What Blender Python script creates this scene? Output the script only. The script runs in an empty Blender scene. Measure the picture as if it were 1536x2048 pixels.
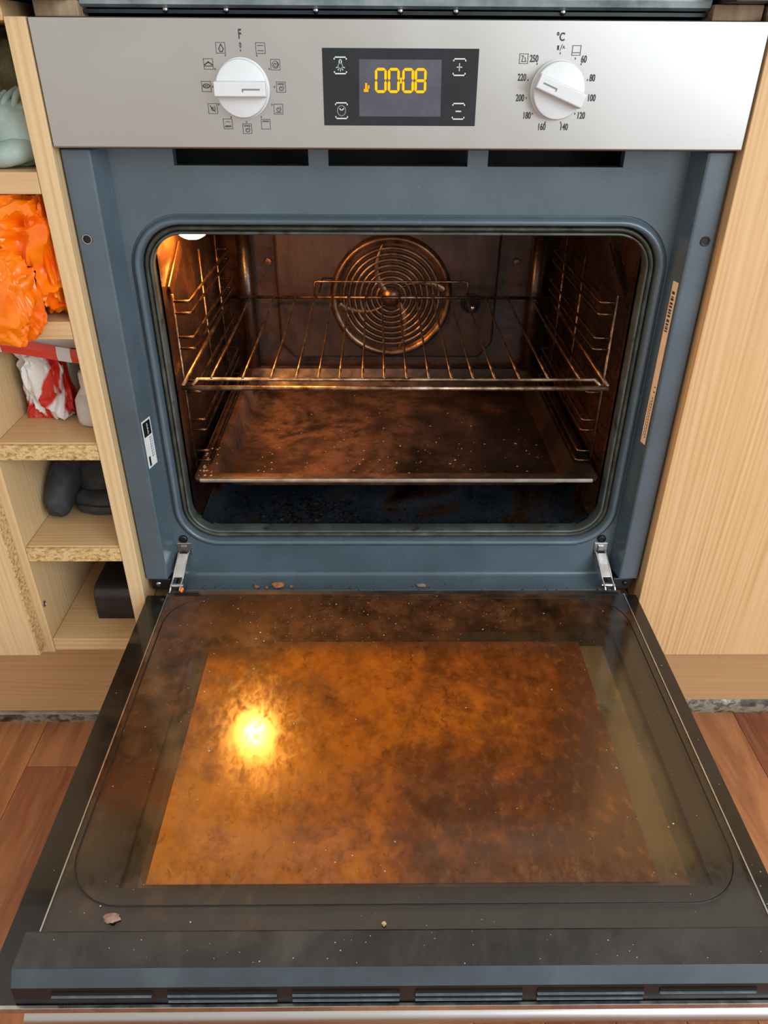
import bpy, bmesh, math, random
from mathutils import Vector, Matrix, noise
R = math.radians
random.seed(7)
sc = bpy.context.scene
C = sc.collection
ZO = 0.85                       # the top edge of the oven's panel stands 0.85 m above the floor; lengths below are measured from it

# ------------------------------------------------------------------ camera
cam = bpy.data.cameras.new('camera'); cam.sensor_fit = 'VERTICAL'; cam.sensor_height = 36
cam.lens = 1490.5 * 36 / 2048; cam.clip_start = .02; cam.clip_end = 50
co = bpy.data.objects.new('camera', cam); C.objects.link(co)
co.matrix_world = (Matrix.Translation((-0.0204, -0.7126, ZO - 0.0226)) @ Matrix.Rotation(-0.0128, 4, 'Z')
                   @ Matrix.Rotation(math.pi / 2 - 0.5532, 4, 'X') @ Matrix.Rotation(0.0064, 4, 'Z'))
sc.camera = co
# ------------------------------------------------------------------ world, light, exposure
w = bpy.data.worlds.new('room_light'); sc.world = w; w.use_nodes = True
w.node_tree.nodes['Background'].inputs[0].default_value = (1.0, .95, .89, 1)
w.node_tree.nodes['Background'].inputs[1].default_value = 0.70
def area(name, loc, target, sx, sy, power, col):
    l = bpy.data.lights.new(name, 'AREA'); l.shape = 'RECTANGLE'; l.size = sx; l.size_y = sy; l.energy = power; l.color = col
    o = bpy.data.objects.new(name, l); C.objects.link(o); o.location = loc
    o.rotation_euler = (Vector(target) - Vector(loc)).to_track_quat('-Z', 'Z').to_euler(); return o
area('window_daylight', (1.75, -2.2, 1.5), (0.2, 0, .6), 1.9, 1.7, 56, (.80, .91, 1.0))
sc.view_settings.view_transform = 'Standard'; sc.view_settings.look = 'None'
sc.view_settings.exposure = 0.18; sc.view_settings.gamma = 1; sc.view_settings.use_curve_mapping = False

sc.cycles.max_bounces = 8; sc.cycles.diffuse_bounces = 3; sc.cycles.glossy_bounces = 4; sc.cycles.transparent_max_bounces = 10; sc.cycles.sample_clamp_indirect = 8
sc.cycles.use_adaptive_sampling = True; sc.cycles.adaptive_threshold = .03; sc.cycles.adaptive_min_samples = 12

# ------------------------------------------------------------------ materials
def lin(c):
    f = lambda v: v / 12.92 if v <= .04045 else ((v + .055) / 1.055) ** 2.4
    return tuple(f(v / 255) for v in c) + (1,)
class NT:
    def __init__(s, name):
        s.m = bpy.data.materials.new(name); s.m.use_nodes = True; s.t = s.m.node_tree; s.t.nodes.clear()
        s.out = s.n('ShaderNodeOutputMaterial')
    def n(s, typ, **kw):
        x = s.t.nodes.new(typ)
        for k, v in kw.items():
            if k.startswith('i_'):
                key = k[2:]; key = int(key) if key.isdigit() else key.replace('_', ' ')
                s.set(x.inputs[key], v)
            else: setattr(x, k, v)
        return x
    def set(s, inp, v):
        if isinstance(v, bpy.types.NodeSocket): s.t.links.new(v, inp)
        else: inp.default_value = v
    def coord(s, scale=(1, 1, 1), rnd=False, rot=(0, 0, 0)):
        tc = s.n('ShaderNodeTexCoord'); v = tc.outputs['Object']
        if rnd:
            oi = s.n('ShaderNodeObjectInfo'); mu = s.n('ShaderNodeMath', operation='MULTIPLY', i_0=oi.outputs['Random'], i_1=37.0)
            va = s.n('ShaderNodeVectorMath', operation='ADD', i_0=v, i_1=mu.outputs[0]); v = va.outputs[0]
        mp = s.n('ShaderNodeMapping', i_Vector=v, i_Scale=scale, i_Rotation=rot); return mp.outputs[0]
    def noise(s, vec, scale, detail=6, rough=.6, dist=0):
        return s.n('ShaderNodeTexNoise', i_Vector=vec, i_Scale=scale, i_Detail=detail, i_Roughness=rough, i_Distortion=dist).outputs[0]
    def ramp(s, fac, stops):
        r = s.n('ShaderNodeValToRGB', i_Fac=fac); e = r.color_ramp.elements
        while len(e) < len(stops): e.new(.5)
        for k, (p, c) in enumerate(stops):
            e[k].position = p; e[k].color = c if len(c) == 4 else lin(c)
        return r.outputs[0]
    def rampv(s, fac, stops): return s.ramp(fac, [(p, (v, v, v, 1)) for p, v in stops])
    def mix(s, f, a, b, blend='MIX'):
        x = s.n('ShaderNodeMix', data_type='RGBA', blend_type=blend)
        s.set(x.inputs[0], f); s.set(x.inputs[6], a); s.set(x.inputs[7], b); return x.outputs[2]
    def bump(s, h, strength, dist=.002):
        return s.n('ShaderNodeBump', i_Height=h, i_Strength=strength, i_Distance=dist).outputs[0]
    def pbr(s, col, rough=.5, metal=0, normal=None, **kw):
        p = s.n('ShaderNodeBsdfPrincipled'); s.set(p.inputs['Base Color'], col); s.set(p.inputs['Roughness'], rough); s.set(p.inputs['Metallic'], metal)
        if normal is not None: s.set(p.inputs['Normal'], normal)
        for k, v in kw.items(): s.set(p.inputs[k.replace('_', ' ')], v)
        return p.outputs[0]
    def done(s, sh): s.t.links.new(sh, s.out.inputs[0]); return s.m
MT = {}
def simple(name, stops, scale=20, rough=.45, metal=0, bump=0, stretch=(1, 1, 1), detail=5, bscale=None, rnd=False, rr=None, **kw):
    t = NT(name); v = t.coord(stretch, rnd); f = t.noise(v, scale, detail)
    nb = t.bump(t.noise(v, bscale or scale * 3, 6), bump) if bump else None
    ro = rough if rr is None else t.rampv(t.noise(v, scale * 1.7, 5), [(.3, rough), (.7, rr)])
    MT[name] = t.done(t.pbr(t.ramp(f, stops), ro, metal, nb, **kw))
def wood(name, light, dark, axis, period=.007, warp=5.0, rough=.42, streak=260):
    # laminate grain: soft long lines running along axis, wandering into arches
    t = NT(name); k = 'xyz'.index(axis); st = [1, 1, 1]; st[k] = .06; v = t.coord(tuple(st), True)
    sl = [1, 1, 1]; sl[k] = .012; vl = t.coord(tuple(sl), True)
    rot = {'z': (1, 1, 0), 'x': (0, 1, 1), 'y': (1, 0, 1)}[axis]
    sx = t.n('ShaderNodeSeparateXYZ', i_0=v); a_ = [sx.outputs[i] for i in range(3) if i != k]
    across = t.n('ShaderNodeMath', operation='ADD', i_0=a_[0], i_1=a_[1]).outputs[0]
    wob = t.noise(v, 9, 2, .5)
    ph = t.n('ShaderNodeMath', operation='MULTIPLY_ADD', i_0=wob, i_1=warp * .02, i_2=across).outputs[0]
    sn = t.n('ShaderNodeMath', operation='SINE', i_0=t.n('ShaderNodeMath', operation='MULTIPLY', i_0=ph, i_1=6.2832 / period).outputs[0]).outputs[0]
    sn = t.n('ShaderNodeMath', operation='MULTIPLY_ADD', i_0=sn, i_1=t.rampv(t.noise(v, 6, 3), [(.4, .04), (.7, .22)]), i_2=.5).outputs[0]
    fine = t.noise(vl, streak, 3, .6)
    f = t.n('ShaderNodeMath', operation='MULTIPLY_ADD', i_0=fine, i_1=.5, i_2=t.n('ShaderNodeMath', operation='MULTIPLY', i_0=sn, i_1=.5).outputs[0]).outputs[0]
    col = t.ramp(f, [(.32, dark), (.5, tuple((a + b * 2) / 3 for a, b in zip(dark, light))), (.66, light)])
    col = t.mix(t.rampv(t.noise(v, 5, 2), [(.4, 0), (.75, .25)]), col, lin(dark))
    MT[name] = t.done(t.pbr(col, rough, 0, t.bump(f, .10, .001), Specular_IOR_Level=.35))
wood('oak_door', (232, 193, 142), (202, 156, 104), 'z', .0075, 7)
wood('pale_board', (230, 201, 155), (206, 169, 120), 'z', .006, 3)
wood('pale_shelf', (226, 192, 143), (198, 157, 107), 'x', .006, 3)
wood('plinth_wood', (199, 158, 112), (183, 140, 95), 'x', .005, 5, .5)
simple('chipboard', [(.3, (150, 112, 66)), (.45, (205, 165, 105)), (.62, (232, 204, 150)), (.75, (190, 150, 95))], 190, .8, 0, .5, (1, 1, 1.6), 3)
simple('raw_wood', [(.3, (120, 92, 66)), (.55, (176, 146, 114)), (.75, (206, 182, 150))], 16, .7, 0, .2, (3, 3, .6))
# floor strips: each strip has its own tone
t = NT('floor_strip'); oi = t.n('ShaderNodeObjectInfo'); v = t.coord((1, .12, 1), True)
g = t.noise(v, 24, 5, .6, 2.2); g2 = t.noise(v, 120, 4)
tone = t.ramp(oi.outputs['Random'], [(0, (138, 78, 54)), (.3, (164, 100, 66)), (.55, (190, 122, 76)), (.8, (212, 148, 96)), (1, (168, 104, 74))])
col = t.mix(t.rampv(g, [(.42, .0), (.6, .5)]), tone, lin((112, 60, 38))); col = t.mix(t.rampv(g2, [(.4, 0), (.8, .3)]), col, lin((214, 158, 106)))
MT['floor_strip'] = t.done(t.pbr(col, t.rampv(g, [(.3, .32), (.7, .45)]), 0, t.bump(g2, .06, .001)))
simple('floor_joint', [(.4, (70, 40, 26)), (.6, (84, 48, 32))], 20, .7)
simple('dirty_marble', [(.3, (36, 30, 22)), (.43, (84, 76, 60)), (.52, (150, 142, 126)), (.6, (72, 62, 46)), (.72, (186, 180, 166))], 34, .4, 0, .4, (1, 1, 1.5), 8)
simple('seal_grey', [(.3, (120, 118, 110)), (.7, (170, 166, 156))], 60, .5)
# steel
t = NT('brushed_steel'); v = t.coord((.25, 1, 60)); br = t.noise(v, 22, 4); sm = t.noise(t.coord((1, 1, 1)), 8, 3, .55, .8)
MT['brushed_steel'] = t.done(t.pbr(t.mix(t.rampv(sm, [(.4, 0), (.75, .2)]), lin((186, 183, 179)), lin((200, 198, 197))),
    t.rampv(sm, [(.3, .32), (.7, .40)]), 1, t.bump(br, .03, .0004), Anisotropic=.4))
simple('chrome', [(.3, (180, 180, 178)), (.7, (215, 214, 210))], 60, .22, 1, .05, rr=.35)
simple('rim_metal', [(.3, (150, 140, 128)), (.7, (206, 198, 186))], 40, .35, .8)
simple('rack_wire', [(.3, (62, 40, 26)), (.5, (150, 122, 96)), (.7, (196, 178, 156))], 55, .3, 1, .25, bscale=260, rr=.5)
simple('rail_wire', [(.3, (60, 38, 26)), (.55, (140, 112, 88)), (.75, (190, 170, 150))], 60, .28, 1, .25, bscale=260, rr=.45)
# enamel of the front frame: slate blue, dusty
t = NT('blue_enamel'); v = t.coord(); n1 = t.noise(v, 7, 6, .6); sp = t.noise(v, 420, 2); st = t.noise(t.coord((1, 1, .12)), 34, 4)
col = t.ramp(n1, [(.3, (72, 86, 94)), (.55, (84, 99, 109)), (.75, (95, 111, 121))])
col = t.mix(t.rampv(st, [(.6, 0), (.8, .25)]), col, lin((92, 98, 84)))
col = t.mix(t.rampv(sp, [(.72, 0), (.78, .55)]), col, lin((168, 186, 194)))
MT['blue_enamel'] = t.done(t.pbr(col, t.rampv(n1, [(.3, .2), (.7, .36)]), 0, t.bump(t.noise(v, 300, 3), .05, .0005), Specular_IOR_Level=.7))
t = NT('lip_enamel'); v = t.coord(); n1 = t.noise(v, 14, 6, .6); gr = t.noise(v, 60, 5)
col = t.ramp(n1, [(.3, (64, 62, 48)), (.5, (86, 92, 88)), (.7, (108, 118, 120))]); col = t.mix(t.rampv(gr, [(.58, 0), (.7, .8)]), col, lin((44, 34, 20)))
MT['lip_enamel'] = t.done(t.pbr(col, .3, .35, t.bump(gr, .12, .001)))
simple('seal_rubber', [(.3, (36, 36, 28)), (.55, (62, 62, 50)), (.75, (92, 92, 80))], 45, .42, 0, .25, bscale=160)
# cavity: dark enamel under burnt-on fat
t = NT('burnt_enamel'); v = t.coord(); n1 = t.noise(v, 6, 8, .65, .4); n2 = t.noise(v, 38, 8, .7); n3 = t.noise(v, 240, 4)
col = t.ramp(n1, [(.3, (14, 10, 8)), (.48, (46, 27, 16)), (.6, (80, 47, 27)), (.75, (30, 19, 13))])
col = t.mix(t.rampv(n2, [(.45, 0), (.65, .75)]), col, lin((18, 13, 11))); col = t.mix(t.rampv(n3, [(.66, 0), (.76, .35)]), col, lin((110, 70, 38)))
MT['burnt_enamel'] = t.done(t.pbr(col, t.rampv(n2, [(.35, .16), (.7, .5)]), 0, t.bump(n2, .35, .0015), Specular_IOR_Level=.7))
t = NT('back_plate'); v = t.coord(); n1 = t.noise(v, 9, 8, .65, .4); n2 = t.noise(t.coord((1, 1, .3)), 60, 8, .7)
col = t.ramp(n1, [(.3, (42, 30, 26)), (.5, (72, 54, 47)), (.7, (92, 74, 66))]); col = t.mix(t.rampv(n2, [(.45, 0), (.68, .7)]), col, lin((34, 23, 20)))
MT['back_plate'] = t.done(t.pbr(col, t.rampv(n2, [(.35, .25), (.7, .5)]), .25, t.bump(n2, .25, .0015)))
t = NT('cavity_floor_enamel'); v = t.coord(); n1 = t.noise(v, 9, 8, .62, .5); n2 = t.noise(v, 55, 7, .7)
col = t.ramp(n1, [(.3, (16, 19, 22)), (.5, (40, 47, 54)), (.57, (52, 33, 20)), (.64, (8, 7, 7))])
col = t.mix(t.rampv(n2, [(.55, 0), (.66, .9)]), col, lin((10, 9, 9)))
MT['cavity_floor_enamel'] = t.done(t.pbr(col, t.rampv(n2, [(.35, .12), (.7, .42)]), 0, t.bump(n2, .3, .0015), Specular_IOR_Level=.7))
t = NT('tray_enamel'); v = t.coord(); n1 = t.noise(v, 7, 9, .66, .6); n2 = t.noise(v, 46, 8, .72); n3 = t.noise(v, 170, 5)
col = t.ramp(n1, [(.3, (28, 21, 18)), (.45, (84, 60, 46)), (.54, (124, 88, 66)), (.63, (46, 34, 28)), (.8, (96, 78, 66))])
col = t.mix(t.rampv(n2, [(.46, 0), (.66, .8)]), col, lin((26, 19, 16))); col = t.mix(t.rampv(n3, [(.64, 0), (.74, .4)]), col, lin((160, 120, 84)))
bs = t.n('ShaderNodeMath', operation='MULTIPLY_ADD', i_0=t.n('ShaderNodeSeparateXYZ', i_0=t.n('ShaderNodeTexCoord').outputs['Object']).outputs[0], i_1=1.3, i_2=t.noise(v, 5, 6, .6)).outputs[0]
col = t.mix(t.rampv(bs, [(.5, 0), (.68, .82)]), col, lin((22, 17, 15)))  # burnt fat darker to the right, with the lamp's falloff painted in
MT['tray_enamel'] = t.done(t.pbr(col, t.rampv(n2, [(.35, .24), (.7, .6)]), .1, t.bump(n2, .4, .0016), Specular_IOR_Level=.6))
simple('fan_steel', [(.3, (74, 52, 38)), (.5, (128, 98, 76)), (.7, (170, 142, 116))], 40, .25, .85, .2, rr=.4)
simple('fan_dish', [(.3, (44, 22, 15)), (.6, (104, 54, 34)), (.8, (66, 34, 22))], 30, .45, .3)
simple('black', [(.4, (14, 14, 15)), (.6, (24, 24, 25))], 30, .4)
simple('deep_black', [(.4, (6, 6, 6)), (.6, (9, 9, 9))], 30, .7)
simple('char', [(.3, (4, 4, 4)), (.6, (12, 11, 10)), (.75, (34, 24, 17))], 150, .45, 0, .5, Specular_IOR_Level=.3)
simple('ledge_char', [(.3, (14, 12, 10)), (.55, (58, 44, 32)), (.7, (120, 104, 84))], 220, .35, 0, .4)
# black door plastics, dusty
t = NT('door_black'); v = t.coord(); n1 = t.noise(v, 10, 7, .62, .8); n2 = t.noise(t.coord((1, .5, 1)), 32, 6, .65); n3 = t.noise(v, 330, 3)
col = t.ramp(n1, [(.3, (30, 30, 29)), (.5, (46, 47, 47)), (.7, (66, 66, 66))]); col = t.mix(t.rampv(n2, [(.5, 0), (.72, .35)]), col, lin((96, 94, 90)))
col = t.mix(t.rampv(n3, [(.7, 0), (.78, .4)]), col, lin((120, 118, 112)))
MT['door_black'] = t.done(t.pbr(col, t.rampv(n1, [(.3, .3), (.7, .5)]), 0, None, Specular_IOR_Level=.5))
simple('vent_highlight', [(.3, (70, 84, 94)), (.7, (120, 138, 148))], 60, .3)  # lighter bluish tone paints the highlight along the slot lips
simple('door_bevel', [(.3, (48, 56, 62)), (.55, (62, 71, 78)), (.75, (80, 89, 95))], 14, .4, 0, 0)
t = NT('black_glass'); v = t.coord(); n1 = t.noise(v, 12, 6, .6)
MT['black_glass'] = t.done(t.pbr(t.ramp(n1, [(.3, (22, 20, 18)), (.55, (34, 31, 28)), (.75, (54, 50, 45))]), t.rampv(n1, [(.3, .08), (.7, .3)]), 0, None, Coat_Weight=.3))
# glasses
def pane_fresnel(t, ior):                                # thin panes: only the faces turned to the viewer mirror
    bf = t.n('ShaderNodeNewGeometry').outputs['Backfacing']
    return t.n('ShaderNodeMath', operation='MULTIPLY', i_0=t.n('ShaderNodeFresnel', i_IOR=ior).outputs[0], i_1=t.n('ShaderNodeMath', operation='SUBTRACT', i_0=1.0, i_1=bf).outputs[0]).outputs[0]
t = NT('clear_glass'); v = t.coord(); fr = pane_fresnel(t, 1.45)
tr = t.n('ShaderNodeBsdfTransparent', i_Color=(.78, .78, .72, 1)).outputs[0]; gl = t.n('ShaderNodeBsdfGlossy', i_Roughness=.06).outputs[0]
dirt = t.pbr(t.ramp(t.noise(v, 20, 6), [(.3, (120, 112, 92)), (.7, (164, 152, 124))]), .6)
b = t.n('ShaderNodeMixShader', i_0=t.rampv(t.noise(v, 14, 7, .65), [(.35, .05), (.75, .35)]), i_1=tr, i_2=dirt).outputs[0]
MT['clear_glass'] = t.done(t.n('ShaderNodeMixShader', i_0=fr, i_1=b, i_2=gl).outputs[0])
# inner glass: film of brown grease over clear glass
t = NT('greasy_glass'); v = t.coord(); n1 = t.noise(v, 5.5, 8, .62, .5); n2 = t.noise(v, 28, 9, .76); n3 = t.noise(t.coord((1, .5, 1)), 150, 6, .7, .4)
sx = t.n('ShaderNodeSeparateXYZ', i_0=t.n('ShaderNodeTexCoord').outputs['Object'])
ed = t.n('ShaderNodeMath', operation='MULTIPLY_ADD', i_0=sx.outputs[1], i_1=4.2, i_2=-.36).outputs[0]      # more fat near the hinge
ed = t.n('ShaderNodeClamp', i_Value=ed, i_Min=0.0, i_Max=.26).outputs[0]
ed = t.n('ShaderNodeMath', operation='MULTIPLY_ADD', i_0=sx.outputs[0], i_1=-.42, i_2=ed).outputs[0]
mx = t.n('ShaderNodeMath', operation='MULTIPLY_ADD', i_0=n2, i_1=.55, i_2=t.n('ShaderNodeMath', operation='MULTIPLY', i_0=n1, i_1=.45).outputs[0]).outputs[0]
den = t.n('ShaderNodeMath', operation='ADD', i_0=mx, i_1=ed).outputs[0]
fac = t.rampv(den, [(.46, .0), (.56, .05), (.65, .34), (.78, .85)])
fac = t.mix(t.rampv(n2, [(.4, 0), (.7, .5)]), fac, (.75, .75, .75, 1), 'MULTIPLY')
fac = t.mix(t.rampv(n3, [(.60, 0), (.70, .30)]), fac, (.55, .55, .55, 1))
col = t.ramp(n2, [(.3, (40, 24, 14)), (.5, (84, 52, 26)), (.7, (122, 80, 44))])
grease = t.pbr(col, .45)
tr = t.n('ShaderNodeBsdfTransparent', i_Color=(.97, .93, .84, 1)).outputs[0]
b = t.n('ShaderNodeMixShader', i_0=fac, i_1=tr, i_2=grease).outputs[0]
gl = t.n('ShaderNodeBsdfGlossy', i_Roughness=t.rampv(n3, [(.35, .07), (.65, .22)])).outputs[0]
fr = pane_fresnel(t, 1.85)
MT['greasy_glass'] = t.done(t.n('ShaderNodeMixShader', i_0=fr, i_1=b, i_2=gl).outputs[0])
t = NT('amber_glass'); v = t.coord(); n1 = t.noise(v, 5, 7, .6, .15); n2 = t.noise(v, 34, 9, .78); n3 = t.noise(t.coord((1, .6, 1)), 110, 7, .75, .5)
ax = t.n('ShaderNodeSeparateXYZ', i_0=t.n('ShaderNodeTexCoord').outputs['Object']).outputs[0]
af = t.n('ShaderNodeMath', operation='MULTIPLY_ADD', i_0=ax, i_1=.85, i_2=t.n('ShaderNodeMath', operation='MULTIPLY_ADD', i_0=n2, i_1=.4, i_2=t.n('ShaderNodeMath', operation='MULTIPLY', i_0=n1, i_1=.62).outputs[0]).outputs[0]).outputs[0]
col = t.ramp(af, [(.34, (206, 136, 46)), (.46, (190, 116, 40)), (.55, (146, 86, 40)), (.64, (98, 60, 32)), (.74, (92, 60, 36)), (.86, (158, 118, 76))])  # pale tan at the right end is a reflection painted into the colour
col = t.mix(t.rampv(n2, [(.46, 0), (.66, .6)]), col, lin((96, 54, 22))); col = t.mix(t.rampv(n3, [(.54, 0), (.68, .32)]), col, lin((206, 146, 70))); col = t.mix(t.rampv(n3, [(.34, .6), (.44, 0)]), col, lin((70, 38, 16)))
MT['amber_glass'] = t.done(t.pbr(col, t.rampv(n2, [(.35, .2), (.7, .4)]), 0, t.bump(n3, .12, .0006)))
simple('white_plastic', [(.3, (216, 219, 220)), (.7, (232, 234, 234))], 12, .38)
simple('groove_grey', [(.4, (120, 124, 126)), (.6, (140, 143, 145))], 12, .5)
simple('print_grey', [(.4, (58, 58, 58)), (.6, (70, 70, 70))], 30, .6)
simple('print_blue', [(.4, (42, 40, 92)), (.6, (48, 46, 104))], 30, .6)
simple('print_white', [(.4, (214, 222, 226)), (.6, (230, 236, 238))], 30, .5)
simple('display_glass', [(.4, (26, 30, 35)), (.6, (34, 39, 45))], 14, .12, rr=.2)
simple('screen_grey', [(.4, (78, 80, 90)), (.6, (92, 94, 104))], 20, .22)
simple('label_white', [(.4, (226, 230, 228)), (.6, (238, 240, 238))], 30, .5)
simple('label_cream', [(.4, (232, 210, 176)), (.6, (242, 224, 194))], 30, .5)
simple('hob_grey', [(.3, (110, 124, 126)), (.5, (156, 168, 170)), (.7, (190, 198, 200))], 26, .45, .3, .2)
simple('hob_dark', [(.3, (22, 30, 32)), (.7, (44, 56, 58))], 26, .4, .2)
simple('plaster', [(.4, (214, 208, 196)), (.6, (224, 219, 208))], 8, .8, 0, .05)
simple('worktop_dark', [(.4, (38, 36, 34)), (.6, (62, 58, 54))], 60, .4)
simple('crumb_brown', [(.3, (150, 84, 50)), (.6, (196, 128, 84))], 120, .7, 0, .4)
simple('crumb_orange', [(.3, (226, 120, 40)), (.6, (244, 150, 60))], 120, .6, 0, .3)
simple('crumb_beige', [(.3, (206, 170, 118)), (.6, (232, 202, 150))], 120, .7, 0, .3)
simple('crumb_flake', [(.3, (120, 92, 80)), (.6, (176, 150, 138))], 120, .3, 0, .3)
simple('speck', [(.4, (170, 160, 140)), (.6, (214, 206, 190))], 50, .5)
def emit(name, col, s):
    t = NT(name); MT[name] = t.done(t.n('ShaderNodeEmission', i_Color=lin(col), i_Strength=s).outputs[0])
emit('lamp_glow', (255, 168, 70), 320); emit('digit_glow', (255, 182, 16), 1.35); emit('digit_amber', (255, 150, 10), 1.5)
t = NT('orange_film'); v = t.coord(); n1 = t.noise(v, 16, 5)
MT['orange_film'] = t.done(t.pbr(t.ramp(n1, [(.3, (250, 96, 6)), (.55, (255, 128, 6)), (.75, (255, 156, 20))]), .26, 0, t.bump(t.noise(v, 40, 3, .5, 1), .12, .003),
    Specular_IOR_Level=.6))
t = NT('red_white_film'); v = t.coord((1, 1, .45), rot=(0, .5, 0)); wv = t.noise(v, 15, 2, .5, .8)
MT['red_white_film'] = t.done(t.pbr(t.ramp(wv, [(.0, (226, 222, 216)), (.47, (228, 224, 218)), (.5, (206, 46, 34)), (.6, (190, 38, 30)), (.63, (224, 218, 212))]), .35, 0, t.bump(t.noise(t.coord(), 60, 5), .3, .003)))
simple('white_film', [(.3, (206, 202, 196)), (.6, (228, 226, 224)), (.8, (238, 237, 238))], 14, .35, 0, .3, bscale=60)
simple('red_film', [(.3, (206, 56, 42)), (.7, (228, 84, 66))], 18, .35, 0, .2)
simple('olive_cloth', [(.3, (38, 34, 18)), (.5, (84, 78, 46)), (.7, (126, 120, 84))], 26, .6, 0, .4)
simple('sage_cloth', [(.3, (124, 142, 134)), (.5, (158, 176, 166)), (.7, (186, 204, 200))], 18, .75, 0, .45, bscale=110)
simple('black_cloth', [(.3, (30, 31, 33)), (.5, (48, 50, 53)), (.7, (76, 79, 84))], 26, .7, 0, .7, bscale=70)
simple('black_matte', [(.4, (30, 29, 30)), (.6, (40, 39, 40))], 30, .38)
simple('milk_plastic', [(.4, (198, 190, 180)), (.6, (222, 216, 208))], 20, .4)

# ------------------------------------------------------------------ mesh helpers
WP = {}
def place(o, origin, parent):
    WP[o.name] = Vector(origin)
    if parent is not None:
        o.parent = parent; o.location = Vector(origin) - WP[parent.name]
    else: o.location = origin
def props(o, label=None, cat=None, group=None, kind=None):
    for k, v in (('label', label), ('category', cat), ('group', group), ('kind', kind)):
        if v: o[k] = v
    return o
def empty(name, loc, label, cat, group=None, kind=None):
    o = bpy.data.objects.new(name, None); o.empty_display_size = .05; C.objects.link(o)
    place(o, (loc[0], loc[1], loc[2] + ZO), None); return props(o, label, cat, group, kind)
class B:
    def __init__(s): s.v = []; s.f = []
    def add(s, vs, fs):
        k = len(s.v); s.v += [tuple(p) for p in vs]; s.f += [tuple(i + k for i in f) for f in fs]; return s
    def box(s, x0, x1, y0, y1, z0, z1):
        return s.add([(x0, y0, z0), (x1, y0, z0), (x1, y1, z0), (x0, y1, z0), (x0, y0, z1), (x1, y0, z1), (x1, y1, z1), (x0, y1, z1)],
                     [(0, 3, 2, 1), (4, 5, 6, 7), (0, 1, 5, 4), (1, 2, 6, 5), (2, 3, 7, 6), (3, 0, 4, 7)])
    def quad(s, *p): return s.add(p, [tuple(range(len(p)))])
    def prism_x(s, prof, x0, x1):                       # profile of (y, z), run along x
        n = len(prof); vs = [(x0, y, z) for y, z in prof] + [(x1, y, z) for y, z in prof]
        return s.add(vs, [(i, (i + 1) % n, (i + 1) % n + n, i + n) for i in range(n)] + [tuple(range(n))[::-1], tuple(range(n, 2 * n))])
    def prism_z(s, prof, z0, z1):                       # profile of (x, y), run along z
        n = len(prof); vs = [(x, y, z0) for x, y in prof] + [(x, y, z1) for x, y in prof]
        return s.add(vs, [(i, (i + 1) % n, (i + 1) % n + n, i + n) for i in range(n)] + [tuple(range(n))[::-1], tuple(range(n, 2 * n))])
    def rings(s, rings, closed=True, cap0=False, cap1=False):
        n = len(rings[0]); vs = [p for r in rings for p in r]; fs = []
        for a in range(len(rings) - 1):
            for i in range(n if closed else n - 1):
                j = (i + 1) % n; fs.append((a * n + i, a * n + j, (a + 1) * n + j, (a + 1) * n + i))
        if cap0: fs.append(tuple(range(n))[::-1])
        if cap1: fs.append(tuple(range((len(rings) - 1) * n, len(rings) * n)))
        return s.add(vs, fs)
    def tube(s, path, r, n=8, closed=False):
        P = [Vector(p) for p in path]; N = len(P); rs = r if isinstance(r, (list, tuple)) else [r] * N; rings = []; up = None
        for i, p in enumerate(P):
            a = P[i - 1] if i > 0 or closed else P[0]; b = P[(i + 1) % N] if i < N - 1 or closed else P[-1]
            d = (b - a).normalized()
            if up is None:
                up = Vector((0, 0, 1)) if abs(d.z) < .9 else Vector((1, 0, 0))
            u = (up - d * up.dot(d)).normalized(); up = u; q = d.cross(u)
            rings.append([p + (u * math.cos(k * 2 * math.pi / n) + q * math.sin(k * 2 * math.pi / n)) * rs[i] for k in range(n)])
        if closed: rings.append(rings[0])
        return s.rings(rings, True, not closed, not closed)
    def lathe_y(s, cx, cz, prof, n=48, cap0=False, cap1=True):   # profile of (radius, y)
        return s.rings([[(cx + r * math.cos(k * 2 * math.pi / n), y, cz + r * math.sin(k * 2 * math.pi / n)) for k in range(n)] for r, y in prof], True, cap0, cap1)
    def ribbon(s, pts, wd, y, closed=False):             # flat stroke on a plane y = const, points (x, z)
        P = list(pts) + ([pts[0]] if closed else [])
        for (ax, az), (bx, bz) in zip(P[:-1], P[1:]):
            dx, dz = bx - ax, bz - az; L = math.hypot(dx, dz) or 1e-9; ux, uz = dx / L * wd / 2, dz / L * wd / 2; px, pz = -uz, ux
            s.quad((ax - ux + px, y, az - uz + pz), (ax - ux - px, y, az - uz - pz), (bx + ux - px, y, bz + uz - pz), (bx + ux + px, y, bz + uz + pz))
        return s
    def tilt(s, k):                                      # the door hangs a hair below level
        s.v = [(x, y, z + k * y) for x, y, z in s.v]; return s
    def build(s, name, mat, parent=None, smooth=False, bevel=0, label=None, cat=None, group=None, kind=None, seg=2, auto=None):
        me = bpy.data.meshes.new(name)
        xs, ys, zs = zip(*s.v); org = Vector(((min(xs) + max(xs)) / 2, (min(ys) + max(ys)) / 2, min(zs) + ZO))
        me.from_pydata([(x - org.x, y - org.y, z + ZO - org.z) for x, y, z in s.v], [], s.f)
        me.materials.append(MT[mat]); me.validate(); me.update()
        bm = bmesh.new(); bm.from_mesh(me); bmesh.ops.recalc_face_normals(bm, faces=bm.faces); bm.to_mesh(me); bm.free()
        if smooth: me.polygons.foreach_set('use_smooth', [True] * len(me.polygons))
        o = bpy.data.objects.new(name, me); C.objects.link(o); place(o, org, parent)
        if smooth and auto: me.set_sharp_from_angle(angle=R(auto))
        if bevel:
            md = o.modifiers.new('bevel', 'BEVEL'); md.width = bevel; md.segments = seg; md.limit_method = 'ANGLE'; md.angle_limit = R(40)
        return props(o, label, cat, group, kind)
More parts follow.
